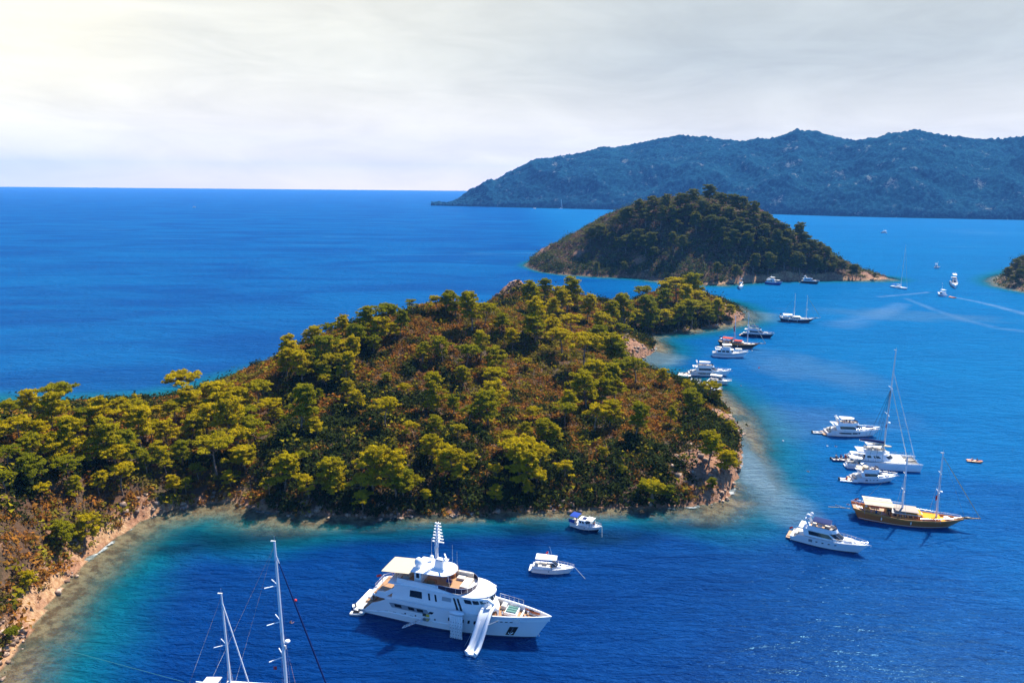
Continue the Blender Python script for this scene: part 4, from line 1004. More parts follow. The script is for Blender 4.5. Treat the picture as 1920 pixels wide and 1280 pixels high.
# ================================================================== the large white motor yacht
def superyacht():
    r, L = boat('motor_yacht', 'large white three deck motor yacht with tall mast and slide, biggest boat in the bay', 'motor yacht', (685,1127), (1004,1195), 3.0)
    B = 8.0
    h = Hull(L, B, [(0, .75), (.055, .85), (.075, 2.3), (.14, 3.1), (.19, 4.3), (.24, 4.6), (.75, 4.65), (1, 5.0)], 1.6, 3.0, .86, .42, 2.3, .34, .93)
    ho = h.build(r, [WHITE, ANTI, WHITE], bulwark=1.05, deckmat=TEAK, cap=0.22); weld(ho)
    one(r, 'swim_platform', DWHITE, lambda m: m.box((-L/2+0.4, 0, 0.62), (2.4, 6.4, 0.22)))
    one(r, 'stern_wall', WHITE, lambda m: m.box((-L/2+2.1, 0, 1.5), (.9, 3.6, 1.9), 0, 0, 0, .95))
    md = House(-L/2+6.2, -7.0, 6.6, 2.2, 4.3, 0, .2, .0, .5, 0, 1); mo = one(r, 'main_deck_house', WHITE, lambda m: md.solid(m)); one(mo, 'aft_glass_doors', GLASS, lambda m: m.box((-L/2+6.18, 0, 3.15), (.08, 4.6, 1.7)))
    one(r, 'aft_sofa', CUSH, lambda m: (m.box((-L/2+2.9, 0, 2.55), (.8, 4.2, .6)), m.box((-L/2+4.6, 0, 2.7), (1.2, 2.2, .1))))
    one(r, 'aft_deck', TEAK, lambda m: m.box((-L/2+4.0, 0, 2.15), (4.4, 6.3, 0.15)))
    one(r, 'rubbing_strake', WHITE, lambda m: (m.tube([h.pt(t, .33, -1, .06) for t in np.linspace(.05, .55, 14)], 0.11, 6), m.tube([h.pt(t, .33, 1, .06) for t in np.linspace(.05, .55, 14)], 0.11, 6)))
    # side openings of the main deck, slanted ends
    def hullpatch(m, t0, t1, f0, f1, side, off=.03, sl=0.0, n=8, mi=0):
        rows = []
        for i in range(n+1):
            t = t0+(t1-t0)*i/n; rows.append([h.pt(t, f0, side, off), h.pt(t+sl, f1, side, off)])
        m.rows(rows, mi)
    for side in (-1, 1):
        def rec(m): hullpatch(m, .225, .445, .60, .82, side, .02, -.016)
        rc = one(r, 'side_recess', mat('shaded_grey_white', (0.26, 0.29, 0.33), 0.4), rec)  # flat patch on the hull, shade of the recess put into its grey
        for a, b in ((.245, .285), (.325, .360), (.375, .41)):
            one(rc, 'window', GLASS, lambda m: hullpatch(m, a, b, .66, .79, side, .05, -.004, 2))
        one(r, 'sloping_window', GLASS, lambda m: hullpatch(m, .435, .458, .66, .77, side, .05, .010, 2))
        for k, t in enumerate((.30, .36, .47)):
            one(r, 'porthole', GLASS, lambda m: hullpatch(m, t, t+.008, .40, .47, side, .04, 0, 1))
        for t in (.545, .615, .645, .675):
            one(r, 'tall_window', GLASS, lambda m: hullpatch(m, t, t+.011, .50, .66, side, .04, 0, 1))
        for k in range(5): one(r, 'scupper', GLASS, lambda m: hullpatch(m, .13+.05*k, .15+.05*k, .385+.02*k*0, .40, side, .04, 0, 1))
        one(r, 'anchor_pocket', BLACK, lambda m: hullpatch(m, .845, .885, .12, .52, side, .05, .004, 2))
        one(r, 'anchor', STEEL, lambda m: (m.tube([h.pt(.866, .22, side, .2), h.pt(.868, .48, side, .16)], .07, 6), m.tube([h.pt(.853, .26, side, .2), h.pt(.866, .18, side, .25), h.pt(.878, .27, side, .2)], .09, 6)))
        for k in range(4): one(r, 'hawse_slot', BLACK, lambda m: hullpatch(m, .775+.022*k, .787+.022*k, .72, .76, side, .04, 0, 1))
    one(r, 'side_hatch_cover', YELLOW, lambda m: hullpatch(m, .425, .443, .50, .62, -1, .06, 0, 2))
    one(r, 'side_hatch_opening', BLACK, lambda m: hullpatch(m, .405, .425, .50, .64, -1, .05, 0, 2))
    # boarding steps out on the near side
    def steps(m):
        a = Vector(h.pt(.42, .45, -1, .1)); b = Vector((a.x-3.6, a.y-1.2, .45))
        for q in (0, .9): m.tube([a+Vector((0, -q, 0)), b+Vector((0, -q, 0))], .06, 5)
        for i in range(8): c = a.lerp(b, i/7)+Vector((0, -.45, 0)); m.box(c, (.32, .9, .05))
        m.box(a+Vector((.4, -.45, 0)), (1.3, 1.0, .08))
    one(r, 'boarding_steps', STEEL, steps)
    # upper deck house with curved front
    up = House(-11.2, 8.9, 7.2, 4.45, 7.55, .6, 1.5, .10, 4.2, .04, .9)
    uh = one(r, 'upper_deck_house', WHITE, lambda m: up.solid(m))
    for side in (-1, 1):
        one(uh, 'window', GLASS, lambda m: up.win(m, .14, .24, .36, .80, side))
        for u in (.292, .345): one(uh, 'door', GLASS, lambda m: up.win(m, u, u+.015, .36, .84, side, n=2))
        one(uh, 'side_window', GREYP, lambda m: up.win(m, .40, .475, .50, .74, side, slant=.01))
        for u in (.50, .53): one(uh, 'narrow_door', GLASS, lambda m: up.win(m, u, u+.017, .10, .84, side, n=2))
        for k in range(5): one(uh, 'windscreen_pane', GLASS, lambda m: up.win(m, .60+.083*k-.01, .667+.083*k-.01, .60, .82, side, n=4, off=.04))
    # fashion plate sweeping up aft
    for side in (-1, 1):
        def plate(m):
            P = [(-14.4, 4.55), (-14.2, 5.4), (-12.6, 5.5), (-10.8, 6.6), (-9.4, 7.6), (-8.2, 8.55), (-6.0, 8.75), (-3.0, 8.35), (1.0, 7.75), (5.5, 7.6), (7.6, 7.4)]
            Q = [(-14.4, 4.2), (-14.2, 4.3), (-12.6, 4.4), (-11.0, 5.6), (-9.4, 6.5), (-8.2, 6.9), (-6.0, 7.0), (-3.0, 7.0), (1.0, 7.05), (5.5, 7.15), (7.6, 7.2)]
            yy = [3.55, 3.6, 3.62, 3.6, 3.58, 3.56, 3.54, 3.52, 3.48, 3.25, 2.6]
            A = [(p[0], side*(y-(p[1]-5)*.05), p[1]) for p, y in zip(P, yy)]; C_ = [(p[0], side*y, p[1]) for p, y in zip(Q, yy)]
            A2 = [(p[0], side*(abs(p[1])-.16), p[2]) for p in A]; C2 = [(p[0], side*(abs(p[1])-.16), p[2]) for p in C_]
            m.rows([C_, A, A2, C2, C_])
        one(r, 'side_plate', WHITE, plate, 50)
    # deck overhangs aft: main deck roof and upper aft deck
    def aft1(m):
        rows = [[(x, -w/2, 4.15), (x, -w/2, 4.45), (x, w/2, 4.45), (x, w/2, 4.15)] for x, w in ((-16.0, 4.6), (-15.5, 6.4), (-13.6, 7.2), (-10, 7.4))]
        m.rows(rows, 0, True); m.add(rows[0], [(0, 1, 2, 3)])
    one(r, 'upper_aft_deck', WHITE, aft1); one(r, 'aft_deck_planking', TEAK, lambda m: m.box((-13.2, 0, 4.5), (4.2, 6.2, .05)))
    # roof = sundeck floor, big smooth white brow forward
    one(r, 'bridge_roof', WHITE, lambda m: up.roof(m, .16, .45, 0, 1.2, 0.5, .22))
    one(r, 'sundeck_planking', TEAK, lambda m: m.box((-3.6, 0, 7.93), (13.0, 5.7, .06)))
    sd_ = House(-10.2, 4.6, 6.4, 7.75, 8.75, 0, .0, .02, 2.8, 0, 1)
    one(r, 'sundeck_bulwark', WHITE, lambda m: [sd_.win(m, .0, .42, 0, .85, s_, n=10, off=o_) for s_ in (-1, 1) for o_ in (0, -.1)])
    one(r, 'wind_screen', TINT, lambda m: [sd_.win(m, .42, 1, 0, 1, s_, n=14, off=0) for s_ in (-1, 1)])
    one(r, 'screen_rail', STEEL, lambda m: [m.tube([sd_.pt(u, 1.02, s_) for u in np.linspace(.36, 1, 14)], .05, 5) for s_ in (-1, 1)] + [m.tube([sd_.pt(u, 0, s_), sd_.pt(u, 1.02, s_)], .04, 4) for s_ in (-1, 1) for u in np.linspace(.4, .98, 7)])
    # aft sundeck and awning
    def ra(m):
        for z in (8.2, 8.7):
            m.tube([(-6, -3.2, z), (-10.2, -3.1, z), (-10.9, -2, z), (-10.9, 2, z), (-10.2, 3.1, z), (-6, 3.2, z)], .04, 5)
        for p in ((-8, -3.15), (-10.2, -3.1), (-10.9, -1), (-10.9, 1), (-10.2, 3.1), (-8, 3.15)): m.tube([(p[0], p[1], 7.75), (p[0], p[1], 8.7)], .035, 4)
    one(r, 'sundeck_rail', STEEL, ra)
    def ra2(m):
        for z in (5.0, 5.5):
            m.tube([(-11.5, -3.5, z), (-14.4, -3.0, z), (-15.6, -1.8, z), (-15.6, 1.8, z), (-14.4, 3.0, z), (-11.5, 3.5, z)], .04, 5)
        for p in ((-13, -3.3), (-14.4, -3.0), (-15.6, -1), (-15.6, 1), (-14.4, 3.0), (-13, 3.3)): m.tube([(p[0], p[1], 4.45), (p[0], p[1], 5.5)], .035, 4)
    one(r, 'upper_deck_rail', STEEL, ra2)
    canopy(r, -13.6, -7.6, 5.6, 9.2, .05, CREAM, False, name='awning', sag=.55)
    one(r, 'awning_poles', STEEL, lambda m: [m.tube([(-13.4, y, 5.0 if False else 4.5), (-13.4, y, 9.2)], .04, 5) for y in (-2.7, 2.7)])
    # hardtop
    ht = House(-7.6, 1.2, 5.6, 7.8, 10.2, .3, 1.0, .04, 1.8, .1, 1)
    hto = one(r, 'hardtop', WHITE, lambda m: ht.roof(m, .18, .15, 0, .2, .2, .18))
    [one(r, 'hardtop_post', STEEL, lambda m: m.tube([(.2, y, 7.8), (-.2, y, 10.2)], .07, 6)) for y in (-2.3, 2.3)]; one(r, 'hardtop_support', WHITE, lambda m: m.box((-6.2, 0, 9.0), (1.4, 5.0, 2.5)))
    [one(r, 'pillar_window', GLASS, lambda m: m.box((-6.2, y, 9.5), (.6, .12, .9))) for y in (-2.5, 2.5)]
    one(hto, 'satellite_dome', WHITE, lambda m: (m.tube([(-6.6, 1.3 if False else -1.2, 10.3), (-6.6, -1.2, 10.8)], [.5, .6], 12), m.ell((-6.6, -1.2, 11.45), (.78, .78, .95), 16)))
    one(hto, 'small_dome', WHITE, lambda m: (m.tube([(-5.2, 1.6, 10.4), (-5.2, 1.6, 11.0)], .1, 6), m.ell((-5.2, 1.6, 11.3), (.4, .4, .42), 12)))
    def mast(m):
        m.box((-2.8, 0, 11.2), (1.9, 1.5, 1.7), 0, 0, 0, .75); m.box((-2.2, 0, 12.2), (2.2, .9, .16))
        for y in (-.42, .42): m.tube([(-3.4, y, 10.6), (-3.5, y, 14.6), (-3.3, y*.6, 15.2), (-3.1, 0, 15.4)], .20, 8)
        m.tube([(-3.3, 0, 14.6), (-3.2, 0, 19.4)], [.30, .12], 8)
        for i in range(7): m.box((-3.2, 0, 15.6+.62*i), (.26, 1.7-.16*i, .14)); m.box((-3.1, 0, 15.6+.62*i), (2.3-.2*i, .28, .16))
    ms = one(r, 'mast', WHITE, mast)
    for i in range(6):
        for y in (-1, 1): one(ms, 'mast_light', GREYW, lambda m: m.tube([(-3.2, y*(1.15-.11*i), 15.65+.62*i), (-3.2, y*(1.15-.11*i), 15.95+.62*i)], .11, 6))
    one(ms, 'radar_scanner', WHITE, lambda m: (m.tube([(-1.6, 0, 12.2), (-1.6, 0, 12.7)], .12), m.box((-1.6, 0, 12.8), (.22, 2.4, .16), .6)))
    one(ms, 'mast_top_light', BLACK, lambda m: m.tube([(-3.2, 0, 19.4), (-3.2, 0, 20.0)], .09, 6))
    for x, y, z0, z1 in ((-5.4, 2.0, 10.3, 15.0), (.0, 1.6, 10.3, 13.4), (-4.9, -2.6, 7.6, 11.6), (-1.2, 2.2, 10.3, 14.2)): one(r, 'whip_antenna', ROPE, lambda m: m.tube([(x, y, z0), (x, y, z1)], .03, 4))
    # sundeck furniture
    for (x, y, a, b, c_, mt) in ((2.6, 0, 1.6, 3.6, .5, CUSH), (.9, 1.6, 1.6, 1.4, .45, CUSH), (-1.6, 1.8, 2.4, .9, .7, CUSHO), (-3.8, -1.6, 1.8, .8, .7, CUSHO), (1.2, 2.55, 3.6, .4, 1.0, CUSH), (-9.0, 0, 1.4, 3.6, .45, CUSH)):
        one(r, 'sun_pad', mt, lambda m: m.box((x, y, 7.95+c_/2), (a, b, c_), 0, 0, 0, .94))
    one(r, 'bar_table', BWOOD, lambda m: (m.box((-3.0, .6, 8.75), (2.6, 1.0, .08)), m.tube([(-3.0, .6, 7.95), (-3.0, .6, 8.75)], .12)))
    one(r, 'blue_deck_chair', BLUEC, lambda m: (m.box((-.6, -.6, 8.4), (.9, .8, .1)), m.box((-1.0, -.6, 8.8), (.1, .8, .8), 0, 0, .3)))
    # foredeck
    one(r, 'sun_lounge', WHITE, lambda m: m.box((11.3, .6, 4.05), (2.4, 2.6, .5), 0, 0, 0, .95))
    for y in (-.1, .6, 1.3): one(r, 'lounge_cushion', CUSHG, lambda m: m.box((11.3, y, 4.42), (1.9, .5, .16)))
    one(r, 'deck_locker', DWHITE, lambda m: m.box((9.4, 1.9, 4.0), (1.0, 1.6, .7), 0, 0, 0, .9))
    one(r, 'foredeck_step', DWHITE, lambda m: (m.box((13.4, 0, 3.95), (.25, 4.6, .7)), m.box((12.2, -2.0, 4.0), (2.2, .2, .6))))
    one(r, 'anchor_windlass', STEEL, lambda m: [m.tube([(14.3, y, 3.9), (14.3, y, 4.5)], [.28, .2], 8) for y in (-.8, .8)]+[m.tube([(14.3, y, 4.1), (16.2, y*.5, 4.1)], .07) for y in (-.8, .8)])
    one(r, 'crane', WHITE, lambda m: (m.tube([(9.2, -1.5, 3.7), (9.2, -1.5, 5.3)], .22, 8), m.tube([(9.2, -1.5, 5.2), (6.9, -2.4, 5.9)], [.18, .12], 8)))
    one(r, 'round_seat', CUSHO, lambda m: m.ell((8.5, -1.9, 4.4), (.75, .75, .5), 12))
    rail(r, h, .74, .86, .95, 5, .04, .1, sides=(1,)); flag(r, (-15.0, 0, 4.5), 2.2, RED, 1.1)
    one(r, 'stern_stairs', TEAK, lambda m: [m.box((-L/2+1.6+.28*i, y, .75+.26*i), (.3, 1.1, .26)) for i in range(6) for y in (-2.7, 2.7)])
    return r, h, L
SY, SYH, SYL = superyacht()
def loc(p): return local(SY, p)
def child_of_pose(o, root, p, rz=0.0):
    o.location = local(root, p); o.rotation_euler = (0, 0, root.rotation_euler.z+rz); return o
# inflatable slide from the foredeck down to the water
def slide():
    o = bpy.data.objects.new('inflatable_slide', None); COL.objects.link(o)
    child_of_pose(o, SY, (7.6, -3.0, 0)); tag(o, 'long white inflatable slide running from the big yacht foredeck to the water', 'slide')
    path = [(0.3, 2.1, 5.5), (0.2, .8, 5.7), (0.1, -.5, 5.4), (0, -1.6, 4.5), (-.15, -2.6, 3.2), (-.35, -3.6, 1.9), (-.5, -4.4, .9), (-.65, -5.1, .45), (-.8, -5.8, .35)]
    def bed(m):
        rows = []
        for p in path: rows.append([(p[0]+math.cos(a)*.62, p[1], p[2]-.10*math.cos(a*1.0)*0+.12*abs(math.cos(a))) for a in np.linspace(0, math.pi, 6)])
        m.sheet(rows, .30)
    one(o, 'slide_bed', mat('slide_bed', (.62, .66, .70), .4), bed)
    for sx_ in (-.85, .85):
        one(o, 'side_tube', PVC, lambda m: (m.tube([(p[0]+sx_, p[1], p[2]+.28) for p in path], .34, 10)))
        one(o, 'support_tube', PVC, lambda m: m.tube([(p[0]+sx_*.8, p[1], p[2]-.25) for p in path[2:]], .30, 8))
    one(o, 'entry_arch', PVC, lambda m: (m.tube([(-.85, .9, 5.2), (-.9, .9, 6.6), (0, .9, 7.1), (.9, .9, 6.6), (.95, .9, 5.2)], .33, 8), m.ell((-.9, 1.6, 5.4), (.6, .8, .6), 10), m.ell((1.0, 1.5, 5.4), (.6, .8, .6), 10)))
    for a, b in (((-1.0, -1.8, 4.2), (-2.8, -3.6, .1)), ((.8, -2.4, 4.2), (2.6, -.7, 4.6)), ((-1.6, -5.2, .3), (-1.2, -2.4, 3.4))): one(o, 'tether', ROPE, lambda m: m.tube([a, b], .04, 4))
slide()
def wall():
    o = bpy.data.objects.new('climbing_wall', None); COL.objects.link(o); child_of_pose(o, SY, (2.4, -4.8, 0))
    tag(o, 'white inflatable climbing wall hanging down the near side of the big yacht', 'climbing wall')
    one(o, 'panel', PVC, lambda m: (m.box((0, .06, 2.1), (2.2, .22, 4.7)), [m.tube([(x, .0, -.3), (x, -.05, 2.4), (x, .05, 4.5)], .235, 8) for x in np.linspace(-1.05, 1.05, 6)]))
    one(o, 'top_roll', PVC, lambda m: m.ell((0, .35, 4.85), (1.5, .55, .38), 12))
    one(o, 'climbing_holds', GREYP, lambda m: [m.box((-1.0+.5*i+.12*(j % 2), -.32, .3+.6*j), (.12, .1, .12)) for i in range(5) for j in range(6)])
wall()
def kayak(name, label, at, rz, L=3.6, m_=ORANGE, cat='kayak', grp=None):
    o = bpy.data.objects.new(name, None); COL.objects.link(o); o.location = at; o.rotation_euler = (0, 0, rz); tag(o, label, cat, grp)
    def f(m):
        rows = []
        for i in range(13):
            q = i/12; x = -L/2+L*q; w = .40*math.sin(math.pi*min(max(q, .02), .98))**.6; rows.append([(x, w*math.cos(a), .16+.16*math.sin(a)+.12*abs(2*q-1)**3) for a in np.linspace(0, 2*math.pi, 11)[:-1]])
        m.rows(rows, 0, True)
    one(o, 'hull', m_, f, 60)
    one(o, 'cockpit', BLACK, lambda m: m.ell((-.1, 0, .33), (.55, .25, .06), 10))
    return o
kayak('kayak', 'orange kayak stowed on the bow of the big yacht', loc((14.9, 1.35, 4.15)), SY.rotation_euler.z-.35, 3.4)
def jetski(label, at, rz, col=WHITE):
    o = bpy.data.objects.new('jet_ski', None); COL.objects.link(o); o.location = at; o.rotation_euler = (0, 0, rz); tag(o, label, 'jet ski')
    hh = Hull(3.0, 1.15, [(0, .35), (.6, .42), (1, .55)], .2, .5, .85, .4, 2.0, .2); weld(hh.build(o, [col, BLACK, col], bulwark=.05, cap=.04), .0005)
    one(o, 'seat', BLACK, lambda m: m.box((-.35, 0, .62), (1.3, .36, .4), 0, 0, 0, .7)); one(o, 'handlebar', BLACK, lambda m: (m.tube([(.45, 0, .5), (.3, 0, .95)], .06), m.tube([(.3, -.35, .95), (.3, .35, .95)], .03)))
    one(o, 'front_hood', col, lambda m: m.ell((.75, 0, .48), (.6, .4, .28), 10))
jetski('white jet ski floating at the near stern corner of the big yacht', loc((-SYL/2-.3, -3.0, 0)), SY.rotation_euler.z-.9)
jetski('second jet ski tied close under the big yacht stern', loc((-SYL/2+.9, -4.3, 0)), SY.rotation_euler.z+.2, GREYW)
person('person in dark shirt standing on the aft deck of the big yacht', loc((-15.6, -2.6, 2.2)), 'stand', 0, BLACK, NAVYC)
person('person in white crew shirt on the big yacht foredeck by the slide', loc((10.2, -1.7, 3.75)), 'stand', 1, WCANV, NAVYC)
person('person in blue shirt sitting on the big yacht sundeck', loc((-.6, -.6, 8.45)), 'sit', SY.rotation_euler.z, BLUEC, NAVYC)
person('person lying back on the big yacht bow by the white partition', loc((14.0, -1.2, 4.0)), 'lounge', 2.4, None, RED)
person('person walking on the top deck of the big yacht near the awning', loc((-8.4, 1.2, 7.75)), 'walk', 2, REDC, WCANV)

# ================================================================== motor cruisers
def flybridge(label, stern, bow, beam=4.6, hh=1.9, hullm=None, bimini=None, tinted=True, arch=True, name='motor_yacht', cat='motor yacht', group=None, side_stripe=False, hardtop=None, rails=True, ports=4, rake=2.2, dome=False, fend=()):
    r, L = boat(name, label, cat, stern, bow, rake, group); B = beam; k = L/18.0
    hm = hullm or WHITE
    h = Hull(L, B, [(0, hh*.55), (.07, hh*.6), (.12, hh*.92), (.6, hh*1.02), (1, hh*1.22)], .9, rake, .88, .4, 2.2, .36, .9)
    settle(r, B); weld(h.build(r, [hm, ANTI, WHITE], bulwark=.16*k+.08, deckmat=DWHITE, cap=.12, stripe=1 if hullm else None))
    one(r, 'swim_platform', TEAK, lambda m: m.box((-L/2-.25*k, 0, .42), (1.6*k, B*.82, .14)))
    one(r, 'cockpit_floor', TEAK, lambda m: m.box((-L/2+2.1*k, 0, hh*.62), (2.8*k, B*.7, .1)))
    one(r, 'cockpit_seat', CUSH, lambda m: m.box((-L/2+1.2*k, 0, hh*.62+.3), (.7*k, B*.6, .55)))
    hs = House(-L*.32, L*.25, B*.80, hh*.95, hh*.95+1.75*k**.5, -.6*k, 3.3*k, .16, 2.0*k, .10, .9)
    ho = one(r, 'saloon', WHITE, lambda m: hs.solid(m))
    for s_ in (-1, 1):
        one(ho, 'side_window', GLASS, lambda m: hs.win(m, .10, .56, .28, .80, s_, slant=.03, n=14, off=.04))
    one(ho, 'windscreen', GLASS, lambda m: [hs.win(m, .64, 1.0, .30, .92, s_, n=10, off=.04) for s_ in (-1, 1)])
    one(ho, 'windscreen_frames', WHITE, lambda m: [m.tube([hs.pt(u, .28, s_, .05), hs.pt(u, .93, s_, .05)], .04*k, 4) for s_ in (-1, 1) for u in (.64, .84)])
    # coach roof forward
    cr = House(L*.06, L*.36, B*.52, hh*1.0, hh*1.0+.55, .1, 1.1, .25, 1.6*k, .2, .9); co = one(r, 'foredeck_coachroof', WHITE, lambda m: cr.solid(m))
    one(co, 'sun_pad', CUSH, lambda m: m.box((L*.235, 0, hh*1.0+.62), (2.0*k, B*.34, .12)))
    one(co, 'deck_hatch', GLASS, lambda m: m.box((L*.315, 0, hh*1.0+.53), (.6*k, .6*k, .06)))
    # flybridge
    z1 = hh*.95+1.75*k**.5
    one(r, 'flybridge_deck', WHITE, lambda m: hs.roof(m, .14, .18, 0, .9*k, .2*k, .05))
    fb = House(-L*.30, L*.10, B*.66, z1+.1, z1+.85, .3, -.25 if False else .35, .02, 1.5*k, .05, 1)
    one(r, 'flybridge_coaming', WHITE, lambda m: [fb.win(m, 0, 1, 0, 1, s_, n=16, off=o_) for s_ in (-1, 1) for o_ in (0, -.12)])
    one(r, 'flybridge_screen', TINT, lambda m: [fb.win(m, .72, 1, 1.0, 1.45, s_, n=8, off=0) for s_ in (-1, 1)])
    one(r, 'flybridge_planking', TEAK, lambda m: m.box((-L*.12, 0, z1+.2), (L*.30, B*.54, .05)))
    one(r, 'flybridge_seat', CUSH, lambda m: (m.box((-L*.22, 0, z1+.45), (.9*k, B*.5, .45)), m.box((-L*.05, B*.16, z1+.45), (1.2*k, .7, .45)), m.box((.02*L, -B*.12, z1+.5), (.6, .6, .7))))
    one(r, 'table', WHITE, lambda m: (m.box((-L*.14, -B*.08, z1+.8), (1.1*k, .8, .06)), m.tube([(-L*.14, -B*.08, z1+.2), (-L*.14, -B*.08, z1+.8)], .06)))
    if arch: radar_arch(r, -L*.265, B*.62, z1+.3, z1+2.2*k**.5, .9*k)
    if dome: one(r, 'satellite_dome', WHITE, lambda m: (m.ell((-L*.30, -B*.16, z1+2.9*k**.5), (.5, .5, .58), 12), m.ell((-L*.27, B*.18, z1+2.8*k**.5), (.42, .42, .48), 12)))
    if bimini is not None: canopy(r, -L*.235, L*.0, B*.62, z1+2.15*k**.5, .22, bimini, True, z1+.8, 'bimini')
    if hardtop is not None:
        t_ = House(-L*.25, L*.02, B*.6, z1+.8, z1+2.1*k**.5, .0, .5, .05, 1.2*k, .1, 1)
        one(r, 'hardtop', hardtop, lambda m: t_.roof(m, .10, .1, 0, .1, .1, .08)); one(r, 'hardtop_posts', STEEL, lambda m: [m.tube([t_.pt(u, 0, s_), t_.pt(u, 1, s_)], .05, 5) for s_ in (-1, 1) for u in (.04, .5)])
    for s_ in (-1, 1):
        for i in range(ports):
            t = .40+.085*i; one(r, 'porthole', GLASS, lambda m: m.rows([[h.pt(t+a*.014, .58, s_, .03), h.pt(t+a*.014, .70, s_, .03)] for a in (-1, 0, 1)]))
        if side_stripe: one(r, 'hull_window', GLASS, lambda m: m.rows([[h.pt(t, .50+(.0 if i else .12), s_, .04), h.pt(t, .74, s_, .04)] for i, t in enumerate(np.linspace(.24, .66, 8))]))
        else:
            for i in range(4): one(r, 'hull_vent', GLASS, lambda m: m.rows([[h.pt(t, .48, s_, .04), h.pt(t, .80, s_, .04)] for t in (.285+.014*i, .294+.014*i)]))
    if rails: rail(r, h, .56, .985, .7, 9, .032, .1, around=True, name='bow_rail')
    one(r, 'anchor', STEEL, lambda m: (m.tube([(L/2-.6, 0, h.z(1)), (L/2+.35, 0, h.z(1)-.05)], .07), m.tube([(L/2+.2, -.25, h.z(1)-.3), (L/2+.4, 0, h.z(1)-.1), (L/2+.2, .25, h.z(1)-.3)], .06)))
    one(r, 'boot_stripe', hm if hullm else NAVY, lambda m: [m.tube([h.pt(t, .90 if hullm else .08, s_, .02) for t in np.linspace(.02, .97, 16)], .035, 4) for s_ in (-1, 1)])
    if fend: fenders(r, h, fend, -1)
    return r, h, L, z1
YD, hd, Ld, zd = flybridge('white flybridge yacht with dark blue bimini, nearest boat in the anchorage', (1481,1011), (1606,1043), 4.9, 2.1, bimini=NAVYC, dome=True)
flag(YD, (-Ld/2+.2, 0, 1.1), 1.5)
YH, hh_, Lh, zh = flybridge('white flybridge yacht with cream hardtop moored above the catamaran', (1550,817), (1640,821), 5.0, 2.2, hardtop=WCANV, side_stripe=True, ports=0, fend=(.18, .5, .62, .8))
one(YH, 'tender_cover', NAVYC, lambda m: m.ell((Lh*.32, 0, 2.9), (1.7, .9, .3), 12))
for i, (x, y, c_) in enumerate(((-2.2, .4, BLACK), (-1.4, -.5, NAVYC), (-2.9, -.3, WCANV))):
    person(['person in black on the flybridge beside two others', 'person in navy at the near rail of the flybridge', 'person in white at the back of the same flybridge'][i], local(YH, (x, y, zh+.2)), 'stand', i, c_, c_)
person('person on the boarding platform of the hardtop flybridge yacht', local(YH, (-Lh/2+1.2, -.8, 1.3)), 'stand', 2, BLACK, BLACK)
Y4, h4, L4, z4 = flybridge('white yacht with black hull window moored beneath the trawler yacht', (1291,704), (1362,707), 4.9, 2.2, hardtop=WHITE, side_stripe=True, ports=0, fend=(.45, .6))
Y1, h1, L1, z1_ = flybridge('navy hulled flybridge yacht with blue bimini off the small beach', (1389,630), (1443,635), 5.0, 2.3, hullm=NAVY, bimini=NAVYC, ports=3)
# low white yacht in the middle row with its tender
YF, hf, Lf, zf = flybridge('low white sport yacht between the catamaran and the wooden gulet', (1600,904), (1674,907), 4.3, 1.6, ports=3, arch=False, rake=1.8)
one(YF, 'folded_bimini', CREAM, lambda m: [m.ell((-3.5+x, 0, zf+1.1+.1*x), (.9, 1.3, .18), 10) for x in (-.9, .9)])
